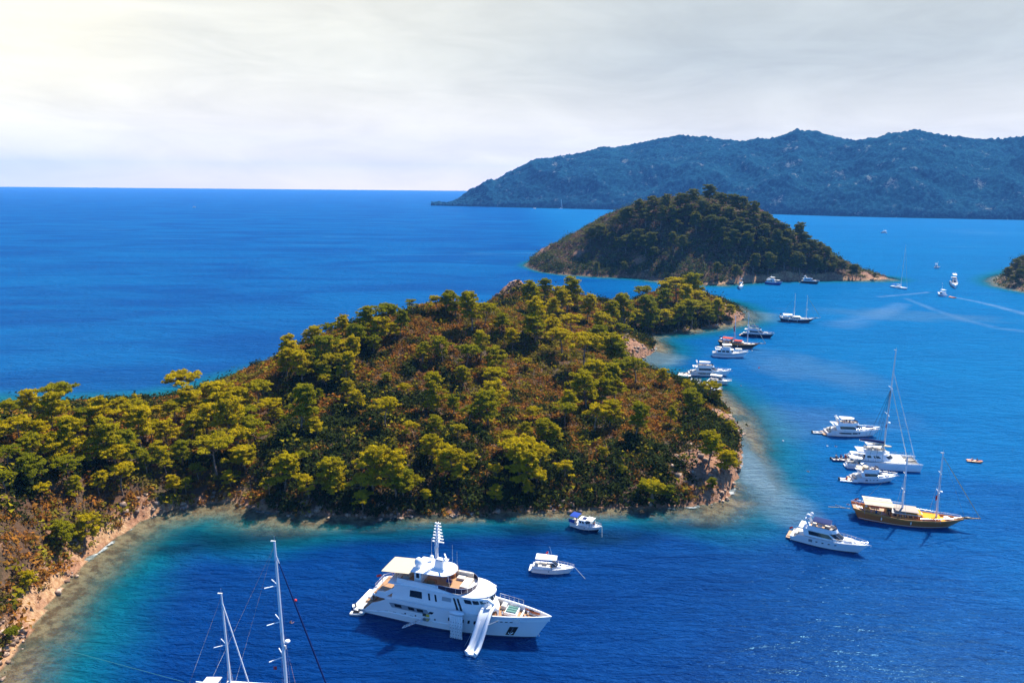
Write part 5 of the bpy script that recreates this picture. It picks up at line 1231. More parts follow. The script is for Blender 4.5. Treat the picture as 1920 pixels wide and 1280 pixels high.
# ================================================================== open cruisers
def cruiser(label, stern, bow, beam=3.0, top=WCANV, name='motorboat', cat='motorboat', hh=1.15, rake=1.2, group=None, emblem=False):
    r, L = boat(name, label, cat, stern, bow, rake, group); B = beam; k = L/9.5
    h = Hull(L, B, [(0, hh*.85), (.5, hh*.95), (1, hh*1.25)], .5, rake, .9, .4, 2.1, .33, .88)
    settle(r, B); weld(h.build(r, [WHITE, WHITE, WHITE], bulwark=.14, cap=.22, deckmat=DWHITE))
    one(r, 'swim_platform', WHITE, lambda m: m.box((-L/2-.3*k, 0, .35), (.8*k, B*.8, .16)))
    cab = House(-L*.03, L*.36, B*.72, hh*.92, hh*.92+.55*k, .1, 1.5*k, .2, 1.4*k, .15, .9); co = one(r, 'cabin', WHITE, lambda m: cab.solid(m))
    one(co, 'deck_hatch', GLASS, lambda m: m.box((L*.16, 0, hh*.92+.60*k), (.5, .5, .05)))
    ws = House(-L*.16, L*.13, B*.70, hh+.25, hh+1.15, .0, 1.0, .16, .9*k, .05, .9)
    one(r, 'windscreen', GLASS, lambda m: [ws.win(m, .42, 1, .1, .95, s_, n=10) for s_ in (-1, 1)])
    one(r, 'windscreen_frame', WHITE, lambda m: [m.tube([ws.pt(u, 1, s_) for u in np.linspace(.35, 1, 9)], .04, 4) for s_ in (-1, 1)]+[m.tube([ws.pt(u, 0, s_), ws.pt(u, 1, s_)], .04, 4) for s_ in (-1, 1) for u in (.6, .8)])
    one(r, 'cockpit_floor', GREYW, lambda m: m.box((-L*.24, 0, hh*.55+.2), (L*.36, B*.62, .08)))
    one(r, 'cockpit_side', WHITE, lambda m: [m.box((-L*.25, s_*B*.36, hh+.02), (L*.42, .34, .32), 0, 0, 0, .95) for s_ in (-1, 1)])
    one(r, 'cockpit_seat', CUSH, lambda m: (m.box((-L*.40, 0, hh+.12), (.7*k, B*.62, .45)), m.box((-L*.22, B*.2, hh+.15), (1.0*k, .5, .4))))
    one(r, 'helm_console', BWOOD, lambda m: m.box((-L*.05, -B*.14, hh+.5), (.4, .8, .6)))
    zc = hh+2.05
    canopy(r, -L*.42, -L*.17, B*.78, zc, .12, top, False, name='aft_canopy'); canopy(r, -L*.165, L*.075, B*.76, zc, .12, WHITE if top is WCANV else top, False, name='hardtop', wf=B*.66)
    one(r, 'canopy_frame', STEEL, lambda m: [m.tube([(x+.25*s2, s_*B*.36, hh+.15), (x, s_*B*.36, zc-.05)], .03, 5) for s_ in (-1, 1) for x, s2 in ((-L*.41, 1), (-L*.29, -1), (-L*.20, 1), (-L*.12, -1), (L*.05, 2))])
    one(r, 'whip_antenna', SPAR, lambda m: m.tube([(-L*.02, -B*.1, zc), (-L*.10, -B*.1, zc+2.6)], .03, 4))
    rail(r, h, .58, .985, .62, 6, .03, .1, around=True, name='bow_rail')
    for s_ in (-1, 1):
        one(r, 'side_stripe', mat('soft_blue_stripe', (.16, .26, .42), .4), lambda m: m.rows([[h.pt(t, .60, s_, .02), h.pt(t, .66, s_, .02)] for t in np.linspace(.07, .26, 6)]))
        one(r, 'rubbing_strake', GREYP, lambda m: m.tube([h.pt(t, .93, s_, .02) for t in np.linspace(.02, .98, 16)], .04, 4))
        if emblem: one(r, 'round_emblem', mat('emblem_grey', (.18, .24, .34), .5), lambda m: m.add([h.pt(.455+.018*math.cos(a)*1.0, .60+.17*math.sin(a), s_, .03) for a in np.linspace(0, 2*math.pi, 15)[:-1]], [tuple(range(14))]))
    return r, h, L
CB, hb_, Lb = cruiser('small white cabin cruiser with cream tops off the big yacht bow', (997,1072), (1066,1079), 3.1, emblem=True)
flag(CB, (-Lb*.13, .9, 3.3), .9, RED, .45)
def line(name, label, a, b, r_=.05, m_=None, n=2, sag=0.0, cat='rope', grp=None):
    A, B_ = Vector(a), Vector(b); pts = [A.lerp(B_, i/n)+Vector((0, 0, -sag*math.sin(math.pi*i/n))) for i in range(n+1)]
    o = one(None, name, m_ or ROPE, lambda m: m.tube(pts, r_, 5)); tag(o, label, cat, grp); return o
line('anchor_line', 'pale anchor rope running from the small cruiser bow into the water', local(CB, (Lb/2+.1, 0, 1.3)), (*G(1101,1086), -.3), .05)
C6, h6, L6 = cruiser('short white cruiser tucked beside the point in front of the larger yacht', (1327,718), (1361,722), 3.8, hh=1.5, rake=2.2)
# hidden white boats behind the point
cruiser('white motorboat mostly hidden by the point and a thin pine', (1266,717), (1308,722), 4.0, hh=1.4)
cruiser('white motorboat half hidden beneath the umbrella pine at the point', (1300,734), (1348,738), 4.0, hh=1.4)
cruiser('little white boat wedged between the catamaran and the low sport yacht', (1588,877), (1627,880), 3.2, hh=1.2)

# small boat with blue canopy
def blueboat():
    r, L = boat('cabin_boat', 'small white cabin boat with blue aft canopy close to the shore', 'cabin boat', (1068,987), (1118,1000), .9); B = 3.1; settle(r, B)
    h = Hull(L, B, [(0, 1.15), (.5, .95), (1, 1.55)], .6, .9, .8, .45, 2.0, .25, .86); weld(h.build(r, [WHITE, NAVY, WHITE], bulwark=.18, cap=.14))
    one(r, 'dark_lower_hull', NAVY, lambda m: [m.rows([[h.pt(t, .0, s_, .02), h.pt(t, .16+.36*t**3, s_, .02)] for t in np.linspace(.02, .985, 16)]) for s_ in (-1, 1)])
    c = House(-L*.22, L*.16, B*.74, 1.0, 2.35, 0, .8, .08, .8, .05, 1); co = one(r, 'wheelhouse', WHITE, lambda m: (c.solid(m), c.roof(m, .08, .15)))
    for s_ in (-1, 1):
        for u in (.12, .36): one(co, 'window', GLASS, lambda m: c.win(m, u, u+.16, .5, .85, s_, n=3))
    one(co, 'windscreen', GLASS, lambda m: [c.win(m, .66, 1, .5, .9, s_, n=6) for s_ in (-1, 1)])
    one(co, 'solar_panel', NAVYC, lambda m: m.box((-L*.06, 0, 2.56), (1.0, 1.2, .05)))
    f = House(L*.10, L*.36, B*.62, 1.05, 1.55, 0, .9, .2, 1.0, .25, 1); one(r, 'fore_cabin', WHITE, lambda m: f.solid(m))
    for s_ in (-1, 1):
        for t in (.55, .68): one(r, 'porthole', GLASS, lambda m: m.rows([[h.pt(t+a*.02, .60, s_, .03), h.pt(t+a*.02, .76, s_, .03)] for a in (-1, 0, 1)]))
    canopy(r, -L*.50, -L*.24, B*.86, 2.95, .14, BLUEC, True, 1.0); canopy(r, L*.02, L*.24, B*.72, 2.75, .10, WCANV, True, 1.1, 'fore_awning')
    one(r, 'aft_screen', BLUEC, lambda m: m.box((-L*.44, -B*.40, 1.7), (1.5, .05, .8))); one(r, 'seat', CUSH, lambda m: m.box((-L*.4, 0, 1.25), (.7, B*.6, .4)))
    rail(r, h, .62, .98, .6, 5, .03, .08, around=True, name='bow_rail'); fenders(r, h, (.14, .42, .70), -1, None, .8)
    person('person sunbathing on the foredeck of the blue canopied cabin boat', local(r, (L*.26, -.2, 1.55)), 'lounge', r.rotation_euler.z+2.6, None, BLUEC)
    person('person standing under the blue canopy of the small cabin boat', local(r, (-L*.36, .3, 1.05)), 'stand', 0, RED, NAVYC, .95)
    line('mooring_line', 'thin rope from the blue canopied cabin boat into the water', local(r, (L/2, 0, 1.5)), (*G(1129,1008), -.3), .04)
blueboat()

# ================================================================== sailing vessels
def mastf(parent, x, zb, zt, rake=.0, r=.16, spreaders=(), w=1.6, m_=None, top=True, name='mast', y=0.0, sw=0.0):
    H_ = zt-zb; P = lambda q: (x-rake*q*H_, y, zb+q*H_)
    o = one(parent, name, m_ or SPAR, lambda m: m.tube([P(0), P(.35), P(.7), P(1)], [r, r*.95, r*.85, r*.6], 8))
    for q in spreaders:
        p = P(q); one(o, 'spreader', m_ or SPAR, lambda m: m.tube([(p[0]-.25-sw, y-w*(1.15-q*.6), p[2]+.1), p, (p[0]-.25-sw, y+w*(1.15-q*.6), p[2]+.1)], r*.35, 5))
    if top: p = P(1); one(o, 'masthead_gear', GREYW, lambda m: (m.tube([p, (p[0], p[1], p[2]+.9)], .03, 4), m.box((p[0]-.2, p[1], p[2]+.08), (.7, .25, .12))))
    return o, P
def stays(parent, segs, r=.03, m_=None, name='rigging'):
    return one(parent, name, m_ or ROPE, lambda m: [m.tube(s_, r, 4) for s_ in segs])
def gulet(label, stern, bow, beam, hullm, trim, canv, mh=(13, 15), mx=(-.18, .22), rake=3.4, cat='gulet', hh=1.9, white_house=False, detail=True, name='sailing_gulet', mr=.17, decks=None):
    r, L = boat(name, label, cat, stern, bow, rake); B = beam
    h = Hull(L, B, [(0, hh*1.45), (.12, hh*1.2), (.45, hh), (.8, hh*1.15), (1, hh*1.5)], 1.1, rake, .62, .5, 2.0, .22, .88, 1.4)
    settle(r, B); weld(h.build(r, [hullm, REDB, trim], bulwark=.45, cap=.16, deckmat=decks or TEAK, stripe=0))
    one(r, 'cap_rail', trim, lambda m: [m.tube([h.pt(t, 1.0, s_, .02) for t in np.linspace(0, 1, 24)], .09, 6) for s_ in (-1, 1)])
    one(r, 'sheer_stripe', trim, lambda m: [m.rows([[h.pt(t, .80, s_, .03), h.pt(t, .90, s_, .03)] for t in np.linspace(0.01, .99, 24)]) for s_ in (-1, 1)])
    one(r, 'waterline_stripe', DWHITE, lambda m: [m.rows([[h.pt(t, .10, s_, .02), h.pt(t, .15, s_, .02)] for t in np.linspace(0.01, .99, 24)]) for s_ in (-1, 1)])
    hz = h.z(.5)-.45
    c = House(-L*.20, L*.12, B*.58, hz, hz+1.25, .2, .5, .06, .8, .05, 1); co = one(r, 'deckhouse', DWHITE if white_house else trim, lambda m: c.solid(m))
    for s_ in (-1, 1):
        for i in range(5): one(co, 'window', GLASS, lambda m: c.win(m, .04+.11*i, .115+.11*i, .40, .82, s_, n=2))
    one(co, 'roof', GREYW, lambda m: c.roof(m, .10, .18))
    c2 = House(L*.12, L*.27, B*.46, hz, hz+.7, 0, .4, .1, .8, .1, 1); one(r, 'fore_cabin', trim, lambda m: c2.solid(m))
    wh = House(-L*.24, -L*.17, B*.40, hz+.1, hz+2.0, .0, .3, .05, .4, 0, 1); w_ = one(r, 'wheelhouse', trim, lambda m: wh.solid(m))
    one(w_, 'window', GLASS, lambda m: [wh.win(m, .1, 1, .55, .9, s_, n=8) for s_ in (-1, 1)])
    canopy(r, -L*.46, -L*.18, B*.80, hz+2.9, .16, canv[0], True, hz+.3, 'aft_awning')
    if canv[1]: canopy(r, -L*.16, L*.06, B*.62, hz+2.05, .10, canv[1], True, hz+1.1, 'mid_awning')
    if canv[2]: one(r, 'sun_mattresses', canv[2], lambda m: (m.box((L*.19, 0, hz+.82), (L*.17, B*.46, .20)), m.box((L*.02, 0, hz+1.44), (L*.15, B*.5, .12)), m.box((L*.28, 0, hz+.35), (L*.08, B*.4, .25))))
    one(r, 'stern_cushions', canv[2] or CUSH, lambda m: (m.box((-L*.42, 0, h.z(.06)-.2), (1.4, B*.42, .4)), m.box((-L*.33, -B*.18, hz+.65), (2.0, .8, .35))))
    one(r, 'saloon_table', BWOOD, lambda m: (m.box((-L*.34, .2, hz+1.0), (2.0, 1.1, .08)), m.tube([(-L*.34, .2, hz), (-L*.34, .2, hz+1)], .08)))
    for x, mt in ((L*.335, WCANV), (L*.365, WCANV)): one(r, 'deck_cushion', mt, lambda m: m.ell((x, .3 if x < L*.35 else -.5, hz+.95), (.75, .55, .28), 10))
    zb = h.z(1); bsx = L/2-.4
    one(r, 'bowsprit', trim, lambda m: m.tube([(bsx-2.0, 0, zb-.2), (bsx+3.6, 0, zb+.5)], [.20, .10], 6))
    one(r, 'bowsprit_net', BLACK, lambda m: (m.sheet([[(bsx-.2, -.65, zb+.08), (bsx-.2, .65, zb+.08)], [(bsx+2.0, -.35, zb+.35), (bsx+2.0, .35, zb+.35)]], .06), m.ell((bsx+1.0, 0, zb+.32), (1.1, .42, .22), 8)))
    o1, P1 = mastf(r, L*mx[0], hz+.2, hz+mh[0], .03, mr, (.42, .70)); o2, P2 = mastf(r, L*mx[1], hz+.2, hz+mh[1], .03, mr, (.42, .70))
    tip = (bsx+3.5, 0, zb+.5)
    segs = [[P2(.97), (bsx+.3, 0, zb+.2)], [P1(.97), (-L*.49, 0, h.z(0)+.2)]]
    for P, xx in ((P1, L*mx[0]), (P2, L*mx[1])):
        for s_ in (-1, 1):
            for dx in (-.9, .2): segs.append([P(.7), (xx+dx, s_*B*.47, hz+.5)])
    stays(r, segs, .022)
    one(r, 'furled_jib', CREAM, lambda m: m.tube([P2(.96), tuple(Vector(P2(.96)).lerp(Vector(tip), .5)), tip], [.06, .13, .08], 6))
    for P, q0, q1 in ((P1, L*mx[0], -L*.36), (P2, L*mx[1], -L*.10)): pass
    one(r, 'boom', SPAR, lambda m: m.tube([(L*mx[0]-.2, 0, hz+3.3), (-L*.47, 0, hz+3.5)], .10, 6))
    one(o2, 'radar_dome', WHITE, lambda m: m.ell((P2(.42)[0]+.5, 0, P2(.42)[2]+.1), (.35, .35, .22), 10))
    rail(r, h, .02, .30, .7, 6, .03, .1, name='stern_rail'); rail(r, h, .62, .97, .6, 6, .025, .1, name='bow_rail')
    flag(r, (-L/2+.0, 0, h.z(0)), 2.0, RED, .9)
    if detail: fenders(r, h, (.25, .55), -1)
    return r, h, L, hz
GU, hg, Lg, zg = gulet('varnished wooden two masted gulet with ochre sun mattresses', (1610,974), (1782,997), 6.6, HWOOD, BWOOD, (CREAM, GTAN, YELC), (15.4, 17.2), (-.08, .24), mr=.25)
one(GU, 'mast_flag', RED, lambda m: m.sheet([[(Lg*.24-.3, 0, zg+6.6), (Lg*.24-.3, .05, zg+5.4)], [(Lg*.24-.75, .2, zg+6.1), (Lg*.24-.7, .2, zg+4.9)]], .02))
one(GU, 'dinghy_davit', SPAR, lambda m: [m.tube([(-Lg*.47, y, 2.6), (-Lg*.53, y, 3.6), (-Lg*.57, y, 3.3)], .07, 5) for y in (-1.2, 1.2)])
person('person in dark clothes at the gulet deckhouse', local(GU, (-Lg*.22, -2.0, zg)), 'stand', 0, BLACK, BLACK)
person('person standing at the near rail of the wooden gulet aft awning', local(GU, (-Lg*.34, -2.2, zg)), 'stand', 1, NAVYC, BLACK)
person('person in white lying on the gulet stern cushions', local(GU, (-Lg*.42, .2, hg.z(.06))), 'lounge', 0, WCANV, WCANV)
G2, hg2, Lg2, zg2 = gulet('dark hulled gulet with red awnings moored next to the navy yacht', (1350,649), (1408,655), 6.4, DWOOD, BWOOD, (REDC, REDC, CUSH), (14.5, 16.5), (-.14, .20), mr=.2)
one(G2, 'mast_flag', RED, lambda m: m.sheet([[(-Lg2*.14-.4, 0, zg2+9.5), (-Lg2*.14-.4, 0, zg2+6.5)], [(-Lg2*.14-1.1, .3, zg2+9.0), (-Lg2*.14-.9, .3, zg2+6.0)]], .02))
G3, hg3, Lg3, zg3 = gulet('two masted schooner with white awnings alone in mid channel', (1465,603), (1517,606), 6.2, NAVY, WHITE, (WCANV, WCANV, CUSH), (15.5, 15.0), (-.12, .24), white_house=True, mr=.24, decks=DWHITE)

# trawler yacht
def trawler(label, stern, bow, beam=5.4, hm=None, up=WHITE, dark=False, cat='motor yacht', name='trawler_yacht', two=True):
    r, L = boat(name, label, cat, stern, bow, 2.4); B = beam; hh = 2.3
    h = Hull(L, B, [(0, hh*.9), (.5, hh*.85), (1, hh*1.35)], 1, 2.4, .85, .45, 2.1, .3, .9); settle(r, B); weld(h.build(r, [hm or WHITE, ANTI, WHITE], bulwark=.5, cap=.14, stripe=0))
    one(r, 'side_strake', NAVY if not hm else WHITE, lambda m: [m.rows([[h.pt(t, .72, s_, .04), h.pt(t, .82, s_, .04)] for t in np.linspace(.02, .98, 20)]) for s_ in (-1, 1)])
    z = hh*.85-.4; c = House(-L*.40, L*.10, B*.78, z, z+2.2, 0, .7, .05, 1.0, .02, 1); co = one(r, 'deckhouse', up, lambda m: (c.solid(m), c.roof(m, .14, .35, 0, .5, .2)))
    for s_ in (-1, 1):
        for u in (.06, .22, .38): one(co, 'window', GLASS, lambda m: c.win(m, u, u+.13, .50, .85, s_, n=3))
    one(co, 'windscreen', GLASS, lambda m: [c.win(m, .64, 1, .55, .9, s_, n=8) for s_ in (-1, 1)])
    if two:
        c2 = House(-L*.22, L*.02, B*.6, z+2.4, z+3.3, 0, .4, .02, .9, 0, 1); one(r, 'flybridge', up, lambda m: c2.solid(m)); canopy(r, -L*.24, L*.02, B*.62, z+4.6, .1, WCANV, True, z+3.3, 'bimini')
    one(r, 'tender_on_roof', WHITE, lambda m: m.ell((-L*.33, 0, z+2.9), (1.8, .9, .5), 12)); one(r, 'fore_awning', WCANV, lambda m: m.box((L*.22, 0, z+2.6), (3.0, 2.4, .14)))
    one(r, 'awning_posts', STEEL, lambda m: [m.tube([(L*.22+x, y, z), (L*.22+x, y, z+2.55)], .04, 4) for x in (-1.3, 1.3) for y in (-1.1, 1.1)])
    rail(r, h, .45, .98, .7, 8, .035, .1, around=True, name='bow_rail'); one(r, 'mast', SPAR, lambda m: (m.tube([(-L*.2, 0, z+2.4), (-L*.2, 0, z+6.2)], .08), m.box((-L*.2, 0, z+5.6), (.1, 1.2, .08))))
    return r, h, L
trawler('white trawler yacht with roof dinghy below the red awning gulet', (1336,669), (1394,672))
# ================================================================== catamaran
def catamaran():
    r, L = boat('sailing_catamaran', 'big white sailing catamaran with very tall mast in the anchorage', 'catamaran', (1588,866), (1718,877), .6); B = 8.6
    for y in (-B/2+.85, B/2-.85):
        h = Hull(L, 1.9, [(0, .9), (.05, 1.1), (.10, 2.1), (1, 2.45)], .8, .6, .9, .4, 2.6, .12, .9)
        o = h.build(r, [WHITE, ANTI, WHITE], bulwark=.05, cap=.1); o.location = (0, y, 0); weld(o)
        r.children[-1].location = (0, y, 0)
        def pw(m): [m.rows([[(p[0], p[1]+y, p[2]) for p in (h.pt(t, .60, s_, .02), h.pt(t, .72, s_, .02))] for t in np.linspace(a, a+.045, 3)]) for s_ in (-1, 1) for a in (.30, .42, .54, .66)]
        one(r, 'hull_windows', GREYP, pw)
    one(r, 'bridge_deck', WHITE, lambda m: (m.box((-1.5, 0, 1.75), (L*.72, B-2.6, .9)), m.box((-1.5, 0, 2.26), (L*.72, B-1.4, .12))))
    one(r, 'trampoline', BLACK, lambda m: m.box((L*.36, 0, 2.2), (L*.16, B-3.4, .06))); one(r, 'cross_beam', STEEL, lambda m: m.tube([(L*.44, -B/2+.8, 2.35), (L*.44, B/2-.8, 2.35)], .14, 8))
    c = House(-L*.30, L*.16, B*.74, 2.3, 4.0, .2, 2.0, .12, 3.0, .06, .9); co = one(r, 'saloon', WHITE, lambda m: c.solid(m))
    for s_ in (-1, 1):
        for a, b in ((.07, .21), (.30, .35), (.38, .52)): one(co, 'window', GLASS, lambda m: c.win(m, a, b, .42, .80, s_, n=4))
    one(co, 'front_window', GLASS, lambda m: [c.win(m, .70, 1, .35, .80, s_, n=8) for s_ in (-1, 1)])
    one(r, 'coach_roof', WHITE, lambda m: c.roof(m, .16, .3, 0, 1.8, .0, .12))
    fb = House(-L*.27, L*.04, B*.5, 4.2, 5.0, .2, .5, .04, 1.6, .05, 1); one(r, 'flybridge_coaming', DWHITE, lambda m: [fb.win(m, 0, 1, 0, 1, s_, n=14, off=o_) for s_ in (-1, 1) for o_ in (0, -.15)])
    one(r, 'flybridge_seat', CUSH, lambda m: (m.box((-L*.2, 0, 4.6), (1.0, B*.4, .5)), m.box((-L*.08, 1.2, 4.6), (1.8, .8, .5)))); canopy(r, -L*.26, -L*.05, B*.46, 6.2, .12, DWHITE, True, 4.9, 'flybridge_bimini')
    one(r, 'rolled_covers', CREAM, lambda m: [m.ell((-L*.17+i*1.2, 1.4-.9*i, 6.45), (1.3, .5, .22), 10) for i in range(4)])
    o, P = mastf(r, -L*.01, 3.9, 35.0, .0, .26, (.38, .64), 2.4)
    one(o, 'radar_dome', WHITE, lambda m: m.ell((P(.30)[0]+.6, 0, P(.30)[2]), (.4, .4, .26), 10)); one(o, 'mast_flag', RED, lambda m: m.box((P(.28)[0]-.3, -.5, P(.27)[2]), (.04, .5, .9)))
    one(r, 'boom', SPAR, lambda m: m.tube([(-L*.01, 0, 6.6), (-L*.36, 0, 7.2)], .2, 8)); one(r, 'sail_cover', NAVYC, lambda m: m.tube([(-L*.02, 0, 7.1), (-L*.19, 0, 7.4), (-L*.35, 0, 7.5)], [.42, .40, .30], 8))
    one(r, 'forestay', SPAR, lambda m: m.tube([P(.80), (L*.44, 0, 2.5)], .11, 6)); one(r, 'furled_genoa', WCANV, lambda m: m.tube([P(.66), (L*.33, 0, 2.6)], [.08, .14], 6))
    stays(r, [[P(.80), P(.64), (-L*.07, s_*(B/2-.4), 2.4)] for s_ in (-1, 1)]+[[P(.64), (-L*.26, s_*(B/2-.4), 2.4)] for s_ in (-1, 1)]+[[P(.64), (-L*.16, s_*(B/2-.4), 2.4)] for s_ in (-1, 1)], .035, BLACK)
    fenders(r, Hull(L, B, [(0, 2), (1, 2.4)], .8, .6, .98, .4, 3, .1), (.38, .66), -1, None, 1.2)
    one(r, 'deck_rail', STEEL, lambda m: [(m.tube([(-L*.3, s_*(B/2-.15), 2.9), (L*.45, s_*(B/2-.3), 3.1)], .03, 4), [m.tube([(x, s_*(B/2-.2), 2.1), (x, s_*(B/2-.2), 3.0)], .03, 4) for x in np.linspace(-L*.3, L*.44, 8)]) for s_ in (-1, 1)])
    return r, L
CAT, Lc = catamaran()
def rib(label, at, rz, L=4.2, B=1.9, tube=GREYP, name='inflatable_dinghy', cat='dinghy', motor=True, floor=GREYW, grp=None):
    o = bpy.data.objects.new(name, None); COL.objects.link(o); o.location = at; o.rotation_euler = (0, 0, rz); tag(o, label, cat, grp)
    one(o, 'inflated_tube', tube, lambda m: m.tube([(-L/2, -B*.38, .3), (0, -B*.42, .32), (L*.28, -B*.36, .38), (L*.46, -B*.12, .5), (L*.46, B*.12, .5), (L*.28, B*.36, .38), (0, B*.42, .32), (-L/2, B*.38, .3)], .23, 8))
    one(o, 'floor', floor, lambda m: (m.box((-.1, 0, .14), (L*.85, B*.72, .14)), m.box((-L*.44, 0, .35), (.1, B*.7, .45)))); one(o, 'seat', CUSH, lambda m: m.box((-.2, 0, .38), (.5, B*.55, .3)))
    if motor: one(o, 'outboard_motor', BLACK, lambda m: (m.box((-L/2-.15, 0, .75), (.45, .35, .5), 0, 0, 0, .75), m.tube([(-L/2-.15, 0, .6), (-L/2-.2, 0, -.3)], .09)))
    return o
rz = CAT.rotation_euler.z
rb = rib('dark blue dinghy crowded with people behind the catamaran', local(CAT, (-Lc/2-1.4, 1.0, 0)), rz+.15, 6.0, 2.6, NAVYC)
for i, (x, y, sh) in enumerate(((-1.9, -.5, WCANV), (-1.2, .4, BLACK), (-.4, -.4, BLUEC), (.3, .5, WCANV), (1.0, -.3, RED), (1.6, .3, BLACK))):
    person('person in %s in the crowded dinghy, %s' % (['a white top', 'a black top', 'a blue top', 'a pale top', 'a red top', 'dark clothes'][i], ['at its stern', 'behind the white top', 'at its middle', 'on the far side amidships', 'forward on the near side', 'at its bow'][i]),
           tuple(np.array(local(rb, (x, y, .45)))), 'sit' if i % 2 else 'stand', rz+i, sh, NAVYC, group=None)
for i, (x, y) in enumerate(((-Lc*.36, -1.5), (-Lc*.33, .6), (-Lc*.30, -2.6))):
    person('person in dark clothes on the catamaran aft deck, %s' % ['nearest its stern steps', 'at the saloon doorway', 'beside the near rail'][i], local(CAT, (x, y, 2.3)), 'stand', i*2.0, [BLACK, NAVYC, BLACK][i], BLACK)
rib('white dinghy with people behind the low sport yacht', local(YF, (-Lf/2-.9, -1.0, 0)), YF.rotation_euler.z-.12, 5.2, 2.3, PVC)
person('person in red in the white dinghy', local(YF, (-Lf/2-1.6, -.8, .4)), 'sit', 1, RED, NAVYC); person('person in a pale top in the white dinghy', local(YF, (-Lf/2-.4, -1.3, .4)), 'sit', 2, WCANV, WCANV)
rib('small dark tender tied behind the hardtop flybridge yacht', local(YH, (-Lh/2-2.2, .2, 0)), YH.rotation_euler.z, 3.6, 1.8, GREYP)
rib('small tender tied behind the white yacht with black hull window', local(Y4, (-L4/2-2.4, 0, 0)), Y4.rotation_euler.z, 3.6, 1.8, GREYP)

# ketch whose hull lies just under the lower edge of the photograph
def ketch():
    mb_, mz = Vector(PD(541, 1330, 96)), None
    r = bpy.data.objects.new('sailing_ketch', None); COL.objects.link(r); gx = Vector((-34.6, 95.0, 0)); r.location = (gx.x-4.2, gx.y-1.9, 0); r.rotation_euler = (0, 0, R(-7))
    tag(r, 'white sailing ketch with two tall spreader masts cut off by the lower edge', 'sailing yacht')
    L, B = 25.0, 6.0; h = Hull(L, B, [(0, 1.7), (.5, 1.5), (1, 2.2)], 1.4, 3.0, .7, .5, 2.2, .2, .88); settle(r, B); weld(h.build(r, [WHITE, ANTI, WHITE], bulwark=.12, cap=.12, deckmat=TEAK))
    c = House(-6.5, 5.5, 3.6, 1.5, 2.5, .3, 2.4, .15, 2.0, .1, .9); co = one(r, 'coachroof', WHITE, lambda m: c.solid(m)); one(co, 'window', GLASS, lambda m: [c.win(m, .1, .55, .35, .75, s_) for s_ in (-1, 1)])
    o, P = mastf(r, 4.6, 2.2, 29.2, .014, .27, (.30, .52, .74), 1.7, sw=1.3); o2, P2 = mastf(r, -4.5, 2.2, 20.0, .014, .20, (.52,), 1.3, sw=1.2)
    one(o, 'radar_dome', WHITE, lambda m: (m.ell((P(.40)[0]+.75, 0, P(.40)[2]), (.42, .42, .26), 12), m.box((P(.40)[0]+.35, 0, P(.40)[2]-.25), (.8, .2, .08))))
    one(o, 'mast_sensor', GREYW, lambda m: m.box((P(.36)[0]+.3, 0, P(.36)[2]), (.3, .2, .6)))
    one(r, 'boom', SPAR, lambda m: m.tube([(P(.03)[0], 0, 4.3), (-5.2, 0, 4.5)], .16, 8)); one(r, 'sail_cover', WCANV, lambda m: m.tube([(P(.03)[0]-.1, 0, 4.9), (0, 0, 4.8), (-5.0, 0, 4.8)], [.55, .42, .30], 8))
    one(r, 'mainsail_luff', WCANV, lambda m: m.sheet([[(P(.13)[0]-.35, 0, P(.13)[2]), (P(.13)[0]-.45, .05, P(.13)[2])], [(P(.03)[0]-.3, 0, 4.6), (P(.03)[0]-2.4, .1, 4.8)]], .08))
    one(r, 'mizzen_boom', SPAR, lambda m: m.tube([(-4.8, 0, 4.3), (-10.2, 0, 4.4)], .13, 8)); one(r, 'cockpit_bimini', GREYW, lambda m: m.box((-8.0, 0, 4.35), (2.6, 3.0, .10), 0, 0, -.1)); [one(r, 'bimini_post', STEEL, lambda m: m.tube([(x, y, 1.6), (x, y, 4.35)], .04, 5)) for x in (-7.0, -9.1) for y in (-1.3, 1.3)]
    one(r, 'furled_genoa', NAVYC, lambda m: m.tube([tuple(Vector(P(.93)).lerp(Vector((L/2-.3, 0, 2.3)), .06)), tuple(Vector(P(.93)).lerp(Vector((L/2-.3, 0, 2.3)), .5)), (L/2-.3, 0, 2.3)], [.07, .13, .12], 8))
    one(r, 'forestay_top', SPAR, lambda m: m.tube([P(.93), tuple(Vector(P(.93)).lerp(Vector((L/2-.3, 0, 2.3)), .06))], .06, 6))
    one(r, 'staysail_bag', WCANV, lambda m: m.ell((L*.40, -.3, 3.0), (.9, .4, .8), 10))
    one(r, 'mizzen_stay', SPAR, lambda m: m.tube([P2(.92), (P(.0)[0]-5.6, 0, 3.0)], .10, 6))
    segs = []
    for P_, x0, w in ((P, 4.4, 2.0), (P2, -6.2, 1.5)):
        for s_ in (-1, 1): segs += [[P_(.95), (P_(.52)[0]-.3, s_*w*.85, P_(.52)[2]), (x0-.6, s_*B*.46, 1.6)], [P_(.5), (x0+.6, s_*B*.46, 1.6)]]
    segs += [[P(.99), P2(.02)], [P2(.98), (-L/2+.3, 0, 2.0)], [P(.98), (-L/2+3, 1.6, 2.0)]]
    stays(r, segs, .022, STEEL); rail(r, h, .02, .98, .7, 14, .03, .1)
    one(o, 'mast_flag', RED, lambda m: m.box((P(.28)[0]-.9, -1.2, P(.28)[2]-.6), (.5, .03, .5)))
ketch()

